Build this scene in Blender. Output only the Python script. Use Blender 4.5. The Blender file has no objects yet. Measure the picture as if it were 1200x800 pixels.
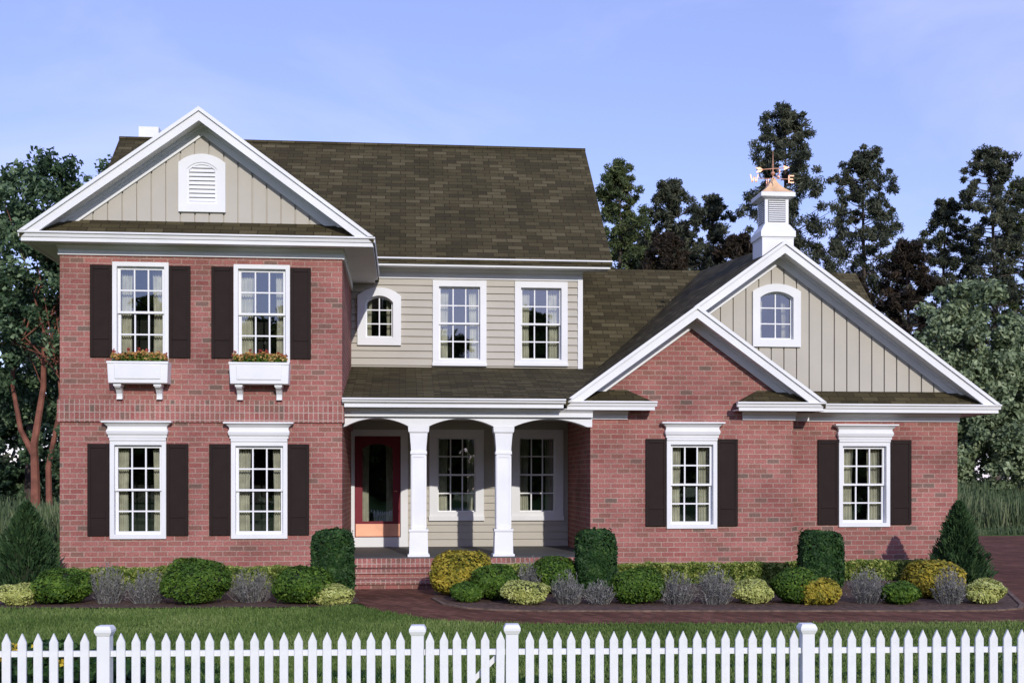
import bpy, bmesh, math, random
import numpy as np
from mathutils import Vector, Matrix
from mathutils.geometry import tessellate_polygon

random.seed(7)
RNG = np.random.default_rng(7)
SC = bpy.context.scene
COL = SC.collection

# ------------------------------------------------------------------ camera, sky, sun, exposure
CAM_Z = 1.77
YAW = math.radians(5.2)
cam_data = bpy.data.cameras.new('camera')
cam = bpy.data.objects.new('camera', cam_data)
COL.objects.link(cam)
cam.location = (0, 0, CAM_Z)
cam.rotation_euler = (math.pi / 2, 0, -YAW)
cam_data.sensor_width = 36.0
cam_data.lens = 36.0 * 1370 / 1200
cam_data.shift_y = 162.0 / 1200
cam_data.clip_start = 0.1
cam_data.clip_end = 3000
SC.camera = cam

SUN_DIR = Vector((0.175, -1.0, 0.385)).normalized()      # towards the sun: behind the camera, a little to the right
SUN_EL = math.asin(SUN_DIR.z)
SUN_AZ = math.atan2(SUN_DIR.x, SUN_DIR.y)
world = bpy.data.worlds.new('World')
SC.world = world
world.use_nodes = True
wn, wl = world.node_tree.nodes, world.node_tree.links
wn.clear()
w_out = wn.new('ShaderNodeOutputWorld')
w_bg = wn.new('ShaderNodeBackground')
w_bg.inputs['Strength'].default_value = 0.15
w_sky = wn.new('ShaderNodeTexSky')
w_sky.sky_type = 'NISHITA'
w_sky.sun_disc = False
w_sky.sun_elevation = SUN_EL
w_sky.sun_rotation = SUN_AZ
w_sky.altitude = 100
w_sky.air_density = 1.0
w_sky.dust_density = 0.2
w_sky.ozone_density = 3.0
# thin high cloud, fixed to the sky's directions
w_tc = wn.new('ShaderNodeTexCoord')
w_map = wn.new('ShaderNodeMapping')
w_map.inputs['Scale'].default_value = (2.2, 2.2, 6.0)
w_map.inputs['Rotation'].default_value = (0.15, 0.2, 0.4)
w_noise = wn.new('ShaderNodeTexNoise')
w_noise.inputs['Scale'].default_value = 1.4
w_noise.inputs['Detail'].default_value = 7
w_noise.inputs['Roughness'].default_value = 0.55
w_noise.inputs['Distortion'].default_value = 0.4
w_ramp = wn.new('ShaderNodeValToRGB')
w_ramp.color_ramp.elements[0].position = 0.42
w_ramp.color_ramp.elements[0].color = (0.24, 0.24, 0.24, 1)
w_ramp.color_ramp.elements[1].position = 0.66
w_ramp.color_ramp.elements[1].color = (0.56, 0.56, 0.56, 1)
w_tint = wn.new('ShaderNodeMix'); w_tint.data_type = 'RGBA'; w_tint.blend_type = 'MULTIPLY'
w_tint.inputs[0].default_value = 1.0
w_tint.inputs[7].default_value = (1.06, 0.92, 1.14, 1)
w_mix = wn.new('ShaderNodeMix'); w_mix.data_type = 'RGBA'
w_mix.inputs[7].default_value = (4.6, 5.0, 9.2, 1)
wl.new(w_tc.outputs['Generated'], w_map.inputs['Vector'])
wl.new(w_map.outputs['Vector'], w_noise.inputs['Vector'])
wl.new(w_noise.outputs['Fac'], w_ramp.inputs['Fac'])
wl.new(w_sky.outputs['Color'], w_tint.inputs[6])
wl.new(w_tint.outputs[2], w_mix.inputs[6])
wl.new(w_ramp.outputs['Color'], w_mix.inputs[0])
wl.new(w_mix.outputs[2], w_bg.inputs['Color'])
wl.new(w_bg.outputs['Background'], w_out.inputs['Surface'])

sun_data = bpy.data.lights.new('sun', 'SUN')
sun_data.energy = 2.8
sun_data.angle = math.radians(0.5)
sun_data.color = (1.0, 0.955, 0.90)
sun = bpy.data.objects.new('sun', sun_data)
COL.objects.link(sun)
sun.location = SUN_DIR * 60
sun.rotation_euler = SUN_DIR.to_track_quat('Z', 'Y').to_euler()

SC.view_settings.view_transform = 'Standard'
SC.view_settings.look = 'None'
SC.view_settings.gamma = 1.0
SC.view_settings.use_curve_mapping = False
SC.view_settings.exposure = 0.09
SC.render.engine = 'CYCLES'
SC.cycles.max_bounces = 8
SC.cycles.transparent_max_bounces = 12

# ------------------------------------------------------------------ materials
def new_mat(name):
    m = bpy.data.materials.new(name)
    m.use_nodes = True
    nt = m.node_tree
    b = nt.nodes.get('Principled BSDF')
    return m, nt.nodes, nt.links, b

def ramp(nodes, stops, interp='LINEAR'):
    r = nodes.new('ShaderNodeValToRGB')
    cr = r.color_ramp
    cr.interpolation = interp
    while len(cr.elements) < len(stops):
        cr.elements.new(0.5)
    for e, (p, c) in zip(cr.elements, stops):
        e.position = p
        e.color = (c[0], c[1], c[2], 1)
    return r

def plain(name, col, rough=0.6, metal=0.0, noise=0.08, nscale=3.0, bump=0.0, spec=0.3):
    m, n, l, b = new_mat(name)
    b.inputs['Roughness'].default_value = rough
    b.inputs['Metallic'].default_value = metal
    b.inputs['Specular IOR Level'].default_value = spec
    tc = n.new('ShaderNodeTexCoord')
    nz = n.new('ShaderNodeTexNoise')
    nz.inputs['Scale'].default_value = nscale
    nz.inputs['Detail'].default_value = 6
    l.new(tc.outputs['Object'], nz.inputs['Vector'])
    r = ramp(n, [(0.3, [c * (1 - noise) for c in col]), (0.7, [min(1, c * (1 + noise)) for c in col])])
    l.new(nz.outputs['Fac'], r.inputs['Fac'])
    l.new(r.outputs['Color'], b.inputs['Base Color'])
    if bump:
        bp = n.new('ShaderNodeBump')
        bp.inputs['Strength'].default_value = bump
        bp.inputs['Distance'].default_value = 0.01
        nz2 = n.new('ShaderNodeTexNoise')
        nz2.inputs['Scale'].default_value = nscale * 12
        nz2.inputs['Detail'].default_value = 4
        l.new(tc.outputs['Object'], nz2.inputs['Vector'])
        l.new(nz2.outputs['Fac'], bp.inputs['Height'])
        l.new(bp.outputs['Normal'], b.inputs['Normal'])
    return m

def coursed(name, bw, rh, mortar, mortar_col, stops, offset=0.5, rough=0.85, bump=0.6, dist=0.008, wear=0.22, rot=0.0, squash=None):
    """bricks, shingles and pavers: a brick texture laid out in metres on the surface's own UVs"""
    m, n, l, b = new_mat(name)
    b.inputs['Roughness'].default_value = rough
    b.inputs['Specular IOR Level'].default_value = 0.06
    uv = n.new('ShaderNodeUVMap')
    mp = n.new('ShaderNodeMapping')
    mp.inputs['Rotation'].default_value = (0, 0, rot)
    l.new(uv.outputs['UV'], mp.inputs['Vector'])
    br = n.new('ShaderNodeTexBrick')
    br.offset = offset
    br.inputs['Scale'].default_value = 1.0
    br.inputs['Brick Width'].default_value = bw
    br.inputs['Row Height'].default_value = rh
    br.inputs['Mortar Size'].default_value = mortar
    br.inputs['Mortar Smooth'].default_value = 0.15
    br.inputs['Color1'].default_value = (0, 0, 0, 1)
    br.inputs['Color2'].default_value = (1, 1, 1, 1)
    br.inputs['Mortar'].default_value = (0.5, 0.5, 0.5, 1)
    l.new(mp.outputs['Vector'], br.inputs['Vector'])
    r = ramp(n, stops)
    l.new(br.outputs['Color'], r.inputs['Fac'])
    # broad weathering and fine grain
    nz = n.new('ShaderNodeTexNoise'); nz.inputs['Scale'].default_value = 1.1; nz.inputs['Detail'].default_value = 8
    nz2 = n.new('ShaderNodeTexNoise'); nz2.inputs['Scale'].default_value = 38; nz2.inputs['Detail'].default_value = 3
    l.new(uv.outputs['UV'], nz.inputs['Vector']); l.new(uv.outputs['UV'], nz2.inputs['Vector'])
    r1 = ramp(n, [(0.3, [1 - wear] * 3), (0.7, [1 + wear] * 3)])
    r2 = ramp(n, [(0.3, [1 - wear] * 3), (0.7, [1 + wear] * 3)])
    l.new(nz.outputs['Fac'], r1.inputs['Fac']); l.new(nz2.outputs['Fac'], r2.inputs['Fac'])
    mx = n.new('ShaderNodeMix'); mx.data_type = 'RGBA'
    mx.inputs[7].default_value = (*mortar_col, 1)
    l.new(br.outputs['Fac'], mx.inputs[0]); l.new(r.outputs['Color'], mx.inputs[6])
    m1 = n.new('ShaderNodeMix'); m1.data_type = 'RGBA'; m1.blend_type = 'MULTIPLY'; m1.inputs[0].default_value = 1
    m2 = n.new('ShaderNodeMix'); m2.data_type = 'RGBA'; m2.blend_type = 'MULTIPLY'; m2.inputs[0].default_value = 1
    l.new(mx.outputs[2], m1.inputs[6]); l.new(r1.outputs['Color'], m1.inputs[7])
    l.new(m1.outputs[2], m2.inputs[6]); l.new(r2.outputs['Color'], m2.inputs[7])
    l.new(m2.outputs[2], b.inputs['Base Color'])
    inv = n.new('ShaderNodeMath'); inv.operation = 'SUBTRACT'; inv.inputs[0].default_value = 1.0
    l.new(br.outputs['Fac'], inv.inputs[1])
    ad = n.new('ShaderNodeMath'); ad.operation = 'MULTIPLY_ADD'; ad.inputs[1].default_value = 0.35
    l.new(nz2.outputs['Fac'], ad.inputs[0]); l.new(inv.outputs[0], ad.inputs[2])
    bp = n.new('ShaderNodeBump'); bp.inputs['Strength'].default_value = bump; bp.inputs['Distance'].default_value = dist
    l.new(ad.outputs[0], bp.inputs['Height']); l.new(bp.outputs['Normal'], b.inputs['Normal'])
    return m

def leafy(name, stops, trans=0.25, rough=0.6, nscale=1.2):
    """foliage: every leaf takes its own tone, clumps drift between tones"""
    m, n, l, b = new_mat(name)
    out = n.get('Material Output')
    geo = n.new('ShaderNodeNewGeometry')
    tc = n.new('ShaderNodeTexCoord')
    nz = n.new('ShaderNodeTexNoise'); nz.inputs['Scale'].default_value = nscale; nz.inputs['Detail'].default_value = 3
    l.new(tc.outputs['Object'], nz.inputs['Vector'])
    ad = n.new('ShaderNodeMath'); ad.operation = 'MULTIPLY_ADD'; ad.inputs[1].default_value = 0.6
    sub = n.new('ShaderNodeMath'); sub.operation = 'MULTIPLY_ADD'; sub.inputs[1].default_value = 1.2; sub.inputs[2].default_value = -0.4
    l.new(nz.outputs['Fac'], sub.inputs[0])
    l.new(geo.outputs['Random Per Island'], ad.inputs[0]); l.new(sub.outputs[0], ad.inputs[2])
    r = ramp(n, stops)
    l.new(ad.outputs[0], r.inputs['Fac'])
    l.new(r.outputs['Color'], b.inputs['Base Color'])
    b.inputs['Roughness'].default_value = rough
    b.inputs['Specular IOR Level'].default_value = 0.25
    tr = n.new('ShaderNodeBsdfTranslucent')
    l.new(r.outputs['Color'], tr.inputs['Color'])
    mx = n.new('ShaderNodeMixShader'); mx.inputs[0].default_value = trans
    l.new(b.outputs['BSDF'], mx.inputs[1]); l.new(tr.outputs['BSDF'], mx.inputs[2])
    l.new(mx.outputs['Shader'], out.inputs['Surface'])
    return m

def glass_mat():
    m, n, l, b = new_mat('window_glass')
    n.remove(b)
    out = n.get('Material Output')
    t = n.new('ShaderNodeBsdfTransparent'); t.inputs['Color'].default_value = (0.80, 0.84, 0.82, 1)
    g = n.new('ShaderNodeBsdfGlossy'); g.inputs['Roughness'].default_value = 0.015
    g.inputs['Color'].default_value = (0.9, 0.95, 1.0, 1)
    tc = n.new('ShaderNodeTexCoord')
    nz = n.new('ShaderNodeTexNoise'); nz.inputs['Scale'].default_value = 1.3
    l.new(tc.outputs['Object'], nz.inputs['Vector'])
    bp = n.new('ShaderNodeBump'); bp.inputs['Strength'].default_value = 0.06; bp.inputs['Distance'].default_value = 0.05
    l.new(nz.outputs['Fac'], bp.inputs['Height']); l.new(bp.outputs['Normal'], g.inputs['Normal'])
    fr = n.new('ShaderNodeFresnel'); fr.inputs['IOR'].default_value = 1.5
    ad = n.new('ShaderNodeMath'); ad.operation = 'ADD'; ad.inputs[1].default_value = 0.13
    l.new(fr.outputs['Fac'], ad.inputs[0])
    mx = n.new('ShaderNodeMixShader')
    l.new(ad.outputs[0], mx.inputs[0]); l.new(t.outputs['BSDF'], mx.inputs[1]); l.new(g.outputs['BSDF'], mx.inputs[2])
    l.new(mx.outputs['Shader'], out.inputs['Surface'])
    return m

BRICK_STOPS = [(0.0, (0.165, 0.115, 0.092)), (0.08, (0.25, 0.115, 0.090)), (0.4, (0.308, 0.120, 0.102)), (0.7, (0.352, 0.146, 0.124)), (1.0, (0.268, 0.095, 0.082))]
M = {}
M['brick'] = coursed('red_brick', 0.222, 0.0855, 0.0095, (0.36, 0.235, 0.19), BRICK_STOPS)
M['soldier'] = coursed('soldier_brick', 0.080, 0.125, 0.0095, (0.40, 0.28, 0.235), BRICK_STOPS, offset=0.0)
SH = [(0.0, (0.046, 0.038, 0.021)), (0.45, (0.064, 0.053, 0.027)), (0.75, (0.078, 0.065, 0.034)), (1.0, (0.104, 0.087, 0.048))]
M['shingle'] = coursed('brown_shingle', 0.30, 0.135, 0.008, (0.030, 0.024, 0.015), SH, offset=0.37, bump=0.5, wear=0.16)
M['paver'] = coursed('paving_brick', 0.22, 0.105, 0.010, (0.080, 0.052, 0.040), [(0.0, (0.105, 0.045, 0.029)), (0.5, (0.155, 0.064, 0.042)), (1.0, (0.205, 0.092, 0.060))], bump=0.4, rot=math.radians(62))
M['white'] = plain('white_paint', (0.79, 0.79, 0.785), 0.5, noise=0.05, nscale=2)
M['trim'] = plain('white_trim_paint', (0.76, 0.76, 0.75), 0.55, noise=0.05, nscale=1.5)
M['siding'] = plain('tan_siding', (0.46, 0.425, 0.355), 0.6, noise=0.04, nscale=2)
M['shutter'] = plain('dark_brown_shutter', (0.023, 0.0145, 0.0125), 0.65, noise=0.1, nscale=5, spec=0.1)
M['maroon'] = plain('maroon_door_paint', (0.175, 0.012, 0.022), 0.4, noise=0.06)
M['copper'] = plain('bright_copper', (0.82, 0.42, 0.27), 0.45, metal=0.4, noise=0.12, nscale=4)
M['copper_roof'] = plain('weathered_copper', (0.82, 0.53, 0.29), 0.55, metal=0.15, noise=0.18, nscale=7)
M['porch_floor'] = plain('grey_porch_floor', (0.095, 0.095, 0.092), 0.7, noise=0.1)
M['ceiling'] = plain('porch_ceiling_paint', (0.72, 0.71, 0.68), 0.7, noise=0.03)
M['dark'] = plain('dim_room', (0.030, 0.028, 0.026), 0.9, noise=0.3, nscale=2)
M['curtain'] = plain('cream_curtain', (0.62, 0.58, 0.47), 0.9, noise=0.2, nscale=6)
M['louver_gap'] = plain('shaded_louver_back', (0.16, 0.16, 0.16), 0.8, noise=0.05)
M['glass'] = glass_mat()
M['mulch'] = plain('dark_mulch', (0.105, 0.062, 0.045), 0.95, noise=0.6, nscale=14, bump=0.8)
M['edging'] = plain('straw_edging', (0.15, 0.10, 0.07), 0.9, noise=0.5, nscale=9, bump=0.5)
M['bark'] = plain('grey_bark', (0.075, 0.058, 0.048), 0.9, noise=0.4, nscale=4, bump=0.8)
M['redbark'] = plain('reddish_bark', (0.20, 0.078, 0.052), 0.85, noise=0.45, nscale=2.5, bump=0.8)
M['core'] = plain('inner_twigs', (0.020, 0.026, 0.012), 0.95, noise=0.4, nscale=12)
M['lavtwig'] = plain('grey_twigs', (0.12, 0.10, 0.10), 0.9, noise=0.3, nscale=10)

M['ball'] = leafy('boxwood_leaf', [(0.0, (0.018, 0.048, 0.007)), (0.5, (0.062, 0.130, 0.014)), (1.0, (0.16, 0.26, 0.032))], nscale=5)
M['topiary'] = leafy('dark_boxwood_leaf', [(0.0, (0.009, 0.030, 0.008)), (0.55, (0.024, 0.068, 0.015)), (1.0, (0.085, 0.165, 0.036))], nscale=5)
M['gold'] = leafy('golden_leaf', [(0.0, (0.055, 0.085, 0.012)), (0.45, (0.30, 0.26, 0.030)), (1.0, (0.60, 0.45, 0.055))], nscale=5)
M['mound'] = leafy('lime_leaf', [(0.0, (0.20, 0.25, 0.075)), (0.5, (0.48, 0.51, 0.14)), (1.0, (0.68, 0.69, 0.28))], nscale=7)
M['lavender'] = leafy('silver_leaf', [(0.0, (0.09, 0.09, 0.08)), (0.5, (0.215, 0.21, 0.19)), (1.0, (0.40, 0.385, 0.35))], nscale=8)
M['hedge'] = leafy('variegated_leaf', [(0.0, (0.022, 0.055, 0.010)), (0.5, (0.14, 0.20, 0.032)), (1.0, (0.66, 0.68, 0.20))], nscale=9)
M['conifer'] = leafy('juniper_spray', [(0.0, (0.012, 0.034, 0.012)), (0.5, (0.036, 0.080, 0.028)), (1.0, (0.10, 0.165, 0.058))], nscale=5)
M['broadleaf'] = leafy('broad_leaf', [(0.0, (0.012, 0.030, 0.014)), (0.5, (0.060, 0.110, 0.050)), (1.0, (0.29, 0.38, 0.20))], nscale=0.55)
M['pine'] = leafy('pine_needle', [(0.0, (0.022, 0.032, 0.020)), (0.5, (0.068, 0.080, 0.048)), (1.0, (0.20, 0.20, 0.12))], nscale=0.6)
M['pine_green'] = leafy('olive_pine_needle', [(0.0, (0.020, 0.036, 0.014)), (0.5, (0.085, 0.115, 0.042)), (1.0, (0.23, 0.26, 0.10))], nscale=0.6)
M['darkpine'] = leafy('brown_dark_needle', [(0.0, (0.010, 0.011, 0.008)), (0.5, (0.032, 0.024, 0.015)), (1.0, (0.10, 0.065, 0.034))], nscale=0.7)
M['greybush'] = leafy('grey_green_leaf', [(0.0, (0.050, 0.078, 0.038)), (0.5, (0.20, 0.26, 0.135)), (1.0, (0.46, 0.52, 0.30))], nscale=0.9)
M['reed'] = leafy('reed_blade', [(0.0, (0.035, 0.065, 0.028)), (0.5, (0.10, 0.145, 0.062)), (1.0, (0.23, 0.25, 0.13))], nscale=0.5)
M['grass'] = leafy('grass_blade', [(0.0, (0.065, 0.115, 0.022)), (0.5, (0.140, 0.220, 0.048)), (1.0, (0.31, 0.36, 0.12))], nscale=0.55, trans=0.35)
M['sunlit_leaf'] = leafy('backlit_leaf', [(0.0, (0.020, 0.035, 0.010)), (0.5, (0.10, 0.14, 0.030)), (1.0, (0.34, 0.38, 0.09))], nscale=0.5, trans=0.55)
M['petal_red'] = leafy('red_petal', [(0.0, (0.28, 0.035, 0.03)), (1.0, (0.46, 0.10, 0.07))], nscale=6)
M['petal_gold'] = leafy('amber_petal', [(0.0, (0.40, 0.14, 0.06)), (0.5, (0.52, 0.30, 0.09)), (1.0, (0.62, 0.46, 0.20))], nscale=6)
M['petal_yellow'] = leafy('yellow_petal', [(0.0, (0.55, 0.38, 0.03)), (1.0, (0.75, 0.58, 0.06))], nscale=6)

def ground_mat():
    m, n, l, b = new_mat('meadow_ground')
    tc = n.new('ShaderNodeTexCoord')
    nz = n.new('ShaderNodeTexNoise'); nz.inputs['Scale'].default_value = 0.5; nz.inputs['Detail'].default_value = 9
    nz2 = n.new('ShaderNodeTexNoise'); nz2.inputs['Scale'].default_value = 22; nz2.inputs['Detail'].default_value = 5
    l.new(tc.outputs['Object'], nz.inputs['Vector']); l.new(tc.outputs['Object'], nz2.inputs['Vector'])
    r = ramp(n, [(0.3, (0.055, 0.105, 0.018)), (0.7, (0.105, 0.165, 0.036))])
    r2 = ramp(n, [(0.3, (0.6, 0.6, 0.6)), (0.7, (1.3, 1.3, 1.3))])
    l.new(nz.outputs['Fac'], r.inputs['Fac']); l.new(nz2.outputs['Fac'], r2.inputs['Fac'])
    mx = n.new('ShaderNodeMix'); mx.data_type = 'RGBA'; mx.blend_type = 'MULTIPLY'; mx.inputs[0].default_value = 1
    l.new(r.outputs['Color'], mx.inputs[6]); l.new(r2.outputs['Color'], mx.inputs[7])
    l.new(mx.outputs[2], b.inputs['Base Color'])
    b.inputs['Roughness'].default_value = 0.95
    b.inputs['Specular IOR Level'].default_value = 0.1
    bp = n.new('ShaderNodeBump'); bp.inputs['Strength'].default_value = 0.8; bp.inputs['Distance'].default_value = 0.03
    l.new(nz2.outputs['Fac'], bp.inputs['Height']); l.new(bp.outputs['Normal'], b.inputs['Normal'])
    return m
M['ground'] = ground_mat()

# ------------------------------------------------------------------ mesh helpers
class MB:
    """collects solid shapes in world metres and links them as one mesh object"""
    def __init__(s): s.v = []; s.f = []
    def add(s, vs, fs):
        o = len(s.v); s.v += [tuple(p) for p in vs]; s.f += [tuple(i + o for i in q) for q in fs]
    def box(s, x0, x1, y0, y1, z0, z1):
        s.add([(x0,y0,z0),(x1,y0,z0),(x1,y1,z0),(x0,y1,z0),(x0,y0,z1),(x1,y0,z1),(x1,y1,z1),(x0,y1,z1)],
              [(0,3,2,1),(4,5,6,7),(0,1,5,4),(1,2,6,5),(2,3,7,6),(3,0,4,7)])
    def extr(s, pts, vec):
        """solid from a planar outline (list of 3-D points) swept along vec"""
        n = len(pts); a = [Vector(p) for p in pts]; vec = Vector(vec)
        b = [p + vec for p in a]
        tri = tessellate_polygon([a])
        fs = [tuple(t) for t in tri] + [tuple(i + n for i in reversed(t)) for t in tri]
        fs += [(i, (i + 1) % n, n + (i + 1) % n, n + i) for i in range(n)]
        s.add(a + b, fs)
    def plate(s, outer, holes, y0, y1):
        """upright plate facing -Y: outlines in (x, z), from y0 (front) to y1 (back), with openings"""
        loops = [[Vector((x, z, 0)) for x, z in outer]] + [[Vector((x, z, 0)) for x, z in h] for h in holes]
        flat = [p for lp in loops for p in lp]
        tri = tessellate_polygon(loops)
        n = len(flat)
        vs = [(p.x, y0, p.y) for p in flat] + [(p.x, y1, p.y) for p in flat]
        fs = [tuple(t) for t in tri] + [tuple(i + n for i in reversed(t)) for t in tri]
        o = 0
        for lp in loops:
            k = len(lp)
            for i in range(k):
                j = (i + 1) % k
                fs.append((o + i, o + j, n + o + j, n + o + i))
            o += k
        s.add(vs, fs)
    def rings(s, rs):
        """stack of rectangles (x0,x1,y0,y1,z) lofted bottom to top"""
        o = []; fs = []
        for (x0, x1, y0, y1, z) in rs:
            o += [(x0,y0,z),(x1,y0,z),(x1,y1,z),(x0,y1,z)]
        for k in range(len(rs) - 1):
            a = 4 * k
            for i in range(4):
                j = (i + 1) % 4
                fs.append((a+i, a+j, a+4+j, a+4+i))
        fs.append((3,2,1,0)); e = 4 * (len(rs) - 1); fs.append((e,e+1,e+2,e+3))
        s.add(o, fs)
    def tube(s, pts, rad, n=8):
        ps = [Vector(p) for p in pts]
        if not isinstance(rad, (list, tuple)): rad = [rad] * len(ps)
        vs = []; fs = []
        for i, p in enumerate(ps):
            d = (ps[min(i + 1, len(ps) - 1)] - ps[max(i - 1, 0)]).normalized()
            u = d.orthogonal().normalized() if abs(d.x) > 0.9 else d.cross(Vector((1, 0, 0))).normalized()
            w = d.cross(u)
            for k in range(n):
                t = 2 * math.pi * k / n
                vs.append(p + (u * math.cos(t) + w * math.sin(t)) * rad[i])
        for i in range(len(ps) - 1):
            for k in range(n):
                j = (k + 1) % n
                fs.append((i*n+k, i*n+j, (i+1)*n+j, (i+1)*n+k))
        fs.append(tuple(range(n))[::-1]); fs.append(tuple((len(ps)-1)*n + k for k in range(n)))
        s.add(vs, fs)
    def mesh(s, name, mat, bevel=0.0):
        me = bpy.data.meshes.new(name)
        me.from_pydata(s.v, [], s.f)
        bm = bmesh.new(); bm.from_mesh(me)
        bmesh.ops.recalc_face_normals(bm, faces=bm.faces)
        if bevel:
            ed = [e for e in bm.edges if len(e.link_faces) == 2 and e.calc_face_angle(0) > 0.6]
            bmesh.ops.bevel(bm, geom=ed, offset=bevel, segments=1, affect='EDGES', clamp_overlap=True)
        bm.to_mesh(me); bm.free()
        uvl = me.uv_layers.new(name='UVMap')
        for p in me.polygons:                              # metre-true UVs along each face's own level line and slope
            nn = p.normal
            t = Vector((0, 0, 1)).cross(nn)
            t = t.normalized() if t.length > 1e-3 else Vector((1, 0, 0))
            b = nn.cross(t)
            for li in p.loop_indices:
                co = me.vertices[me.loops[li].vertex_index].co
                uvl.data[li].uv = (co.dot(t), co.dot(b))
        me.materials.append(mat)
        return me
    def build(s, name, mat, parent=None, bevel=0.0, origin=None):
        return link(name, s.mesh(name, mat, bevel), parent)

def link(name, me, parent=None):
    o = bpy.data.objects.new(name, me)
    COL.objects.link(o)
    if parent is not None:
        o.parent = parent
        if parent.type == 'EMPTY' and not parent.get('local'):
            o.location = -parent.location                  # meshes are in world metres
    return o

def tag(o, label=None, cat=None, group=None, kind=None):
    if label: o['label'] = label
    if cat: o['category'] = cat
    if group: o['group'] = group
    if kind: o['kind'] = kind
    return o

def empty(name, loc, label, cat, group=None):
    o = bpy.data.objects.new(name, None)
    o.empty_display_size = 0.3
    COL.objects.link(o)
    o.location = loc
    return tag(o, label, cat, group)

def arch(x0, x1, z0, zs, zt, n=14):
    """opening with a segmental arched head: springs at zs, crowns at zt"""
    w = (x1 - x0) / 2; h = zt - zs; xc = (x0 + x1) / 2
    R = (w * w + h * h) / (2 * h); cz = zt - R
    a = math.asin(min(1, w / R))
    pts = [(x0, z0), (x1, z0)]
    for i in range(n + 1):
        t = a - 2 * a * i / n
        pts.append((xc + R * math.sin(t), cz + R * math.cos(t)))
    return pts

def rect(x0, x1, z0, z1): return [(x0, z0), (x1, z0), (x1, z1), (x0, z1)]

# ------------------------------------------------------------------ ground, beds, paving
def sheet(name, pts, z, mat, zfun=None):
    me = bpy.data.meshes.new(name)
    tri = tessellate_polygon([[Vector((x, y, 0)) for x, y in pts]])
    me.from_pydata([(x, y, z) for x, y in pts], [], [tuple(t) for t in tri])
    bm = bmesh.new(); bm.from_mesh(me)
    for f in bm.faces:
        if f.normal.z < 0: f.normal_flip()
    bm.to_mesh(me); bm.free()
    uvl = me.uv_layers.new(name='UVMap')
    for lp in me.loops:
        co = me.vertices[lp.vertex_index].co
        uvl.data[lp.index].uv = (co.x, co.y)
    me.materials.append(mat)
    return link(name, me)

tag(sheet('ground', [(-900, -300), (900, -300), (900, 1800), (-900, 1800)], 0.0, M['ground']), kind='structure')
WALK_FRONT = [(-0.62, 16.75), (-0.50, 16.1), (-0.04, 15.32), (0.27, 14.82), (0.78, 14.42), (1.3, 14.26), (2.07, 14.13), (3.39, 14.08), (5.49, 13.95), (7.6, 13.80), (9.76, 13.69), (14.0, 13.55)]
tag(sheet('driveway', [(7.0, 15.5), (9.0, 13.8), (14.0, 13.62), (30.0, 13.4), (30.0, 35.2), (9.99, 35.6), (9.99, 20.3)], 0.006, M['paver']), kind='structure')
tag(sheet('brick_walk', WALK_FRONT + [(14.0, 15.9), (0.6, 16.7), (0.60, 19.3), (-1.04, 19.3), (-1.04, 17.2)], 0.010, M['paver']), kind='structure')
LBED = [(-9.6, 17.1), (-7.88, 16.78), (-5.55, 16.60), (-3.21, 16.42), (-1.71, 16.36), (-1.1, 16.42), (-0.80, 16.62), (-0.66, 17.05), (-0.72, 17.6), (-0.98, 18.2), (-1.02, 19.75), (-5.55, 19.75), (-5.7, 23.0), (-7.2, 22.0), (-9.6, 20.5)]
RBED = [(0.46, 18.84), (0.40, 17.35), (0.55, 16.45), (0.85, 15.98), (1.25, 15.70), (1.75, 15.54), (3.24, 15.41), (5.17, 15.24), (7.1, 15.06), (7.89, 15.05), (8.35, 15.25), (8.62, 15.70), (9.0, 16.6), (9.6, 18.0), (10.2, 19.4), (10.5, 21.5), (9.9, 21.5), (9.9, 20.5), (6.0, 20.2), (3.25, 20.15), (3.15, 19.68), (0.46, 19.68)]
tag(sheet('mulch_bed', LBED, 0.014, M['mulch']), kind='structure')
tag(sheet('mulch_bed', RBED, 0.016, M['mulch']), kind='structure')
e = MB()
EDG = RBED[1:15]
for (xa, ya), (xb, yb) in zip(EDG[:-1], EDG[1:]):           # low straw-coloured edging between bed and walk
    d = Vector((xb - xa, yb - ya, 0)).normalized(); nrm = Vector((d.y, -d.x, 0)) * 0.03
    e.extr([(xa - nrm.x, ya - nrm.y, 0.0), (xb - nrm.x, yb - nrm.y, 0.0), (xb + nrm.x, yb + nrm.y, 0.0), (xa + nrm.x, ya + nrm.y, 0.0)], (0, 0, 0.03))
tag(e.build('bed_edging', M['edging']), kind='structure')

# ------------------------------------------------------------------ the house
H = empty('brick_house', (2.0, 20.0, 0.0), 'two storey red brick house with tan siding, white gables, dark shutters and a columned porch', 'house')
YL, YM, YB, YG = 19.6, 22.9, 20.06, 20.4
YR = 25.9                                                    # ridge line of the main body
HB = 28.9                                                    # back wall
T = 0.22

# windows: (casing x0,x1,z0,z1, wall plane); openings are cut for each
W_UP = [(-4.764, -3.864, 3.70, 5.325), (-2.819, -1.903, 3.70, 5.315)]
W_LO = [(-4.804, -3.905, 0.805, 2.41), (-2.861, -1.945, 0.800, 2.40)]
W_BU = [(4.530, 5.427, 0.92, 2.456)]
W_GA = [(7.749, 8.700, 0.925, 2.447)]
W_M2 = [(0.526, 1.579, 4.000, 5.670), (2.135, 3.184, 4.012, 5.668)]
W_PO = [(0.46, 1.529, 0.98, 2.755), (2.067, 3.099, 0.98, 2.760)]
def hole(w, c=0.07): return rect(w[0] + c, w[1] - c, w[2] + c, w[3] - c)

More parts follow.
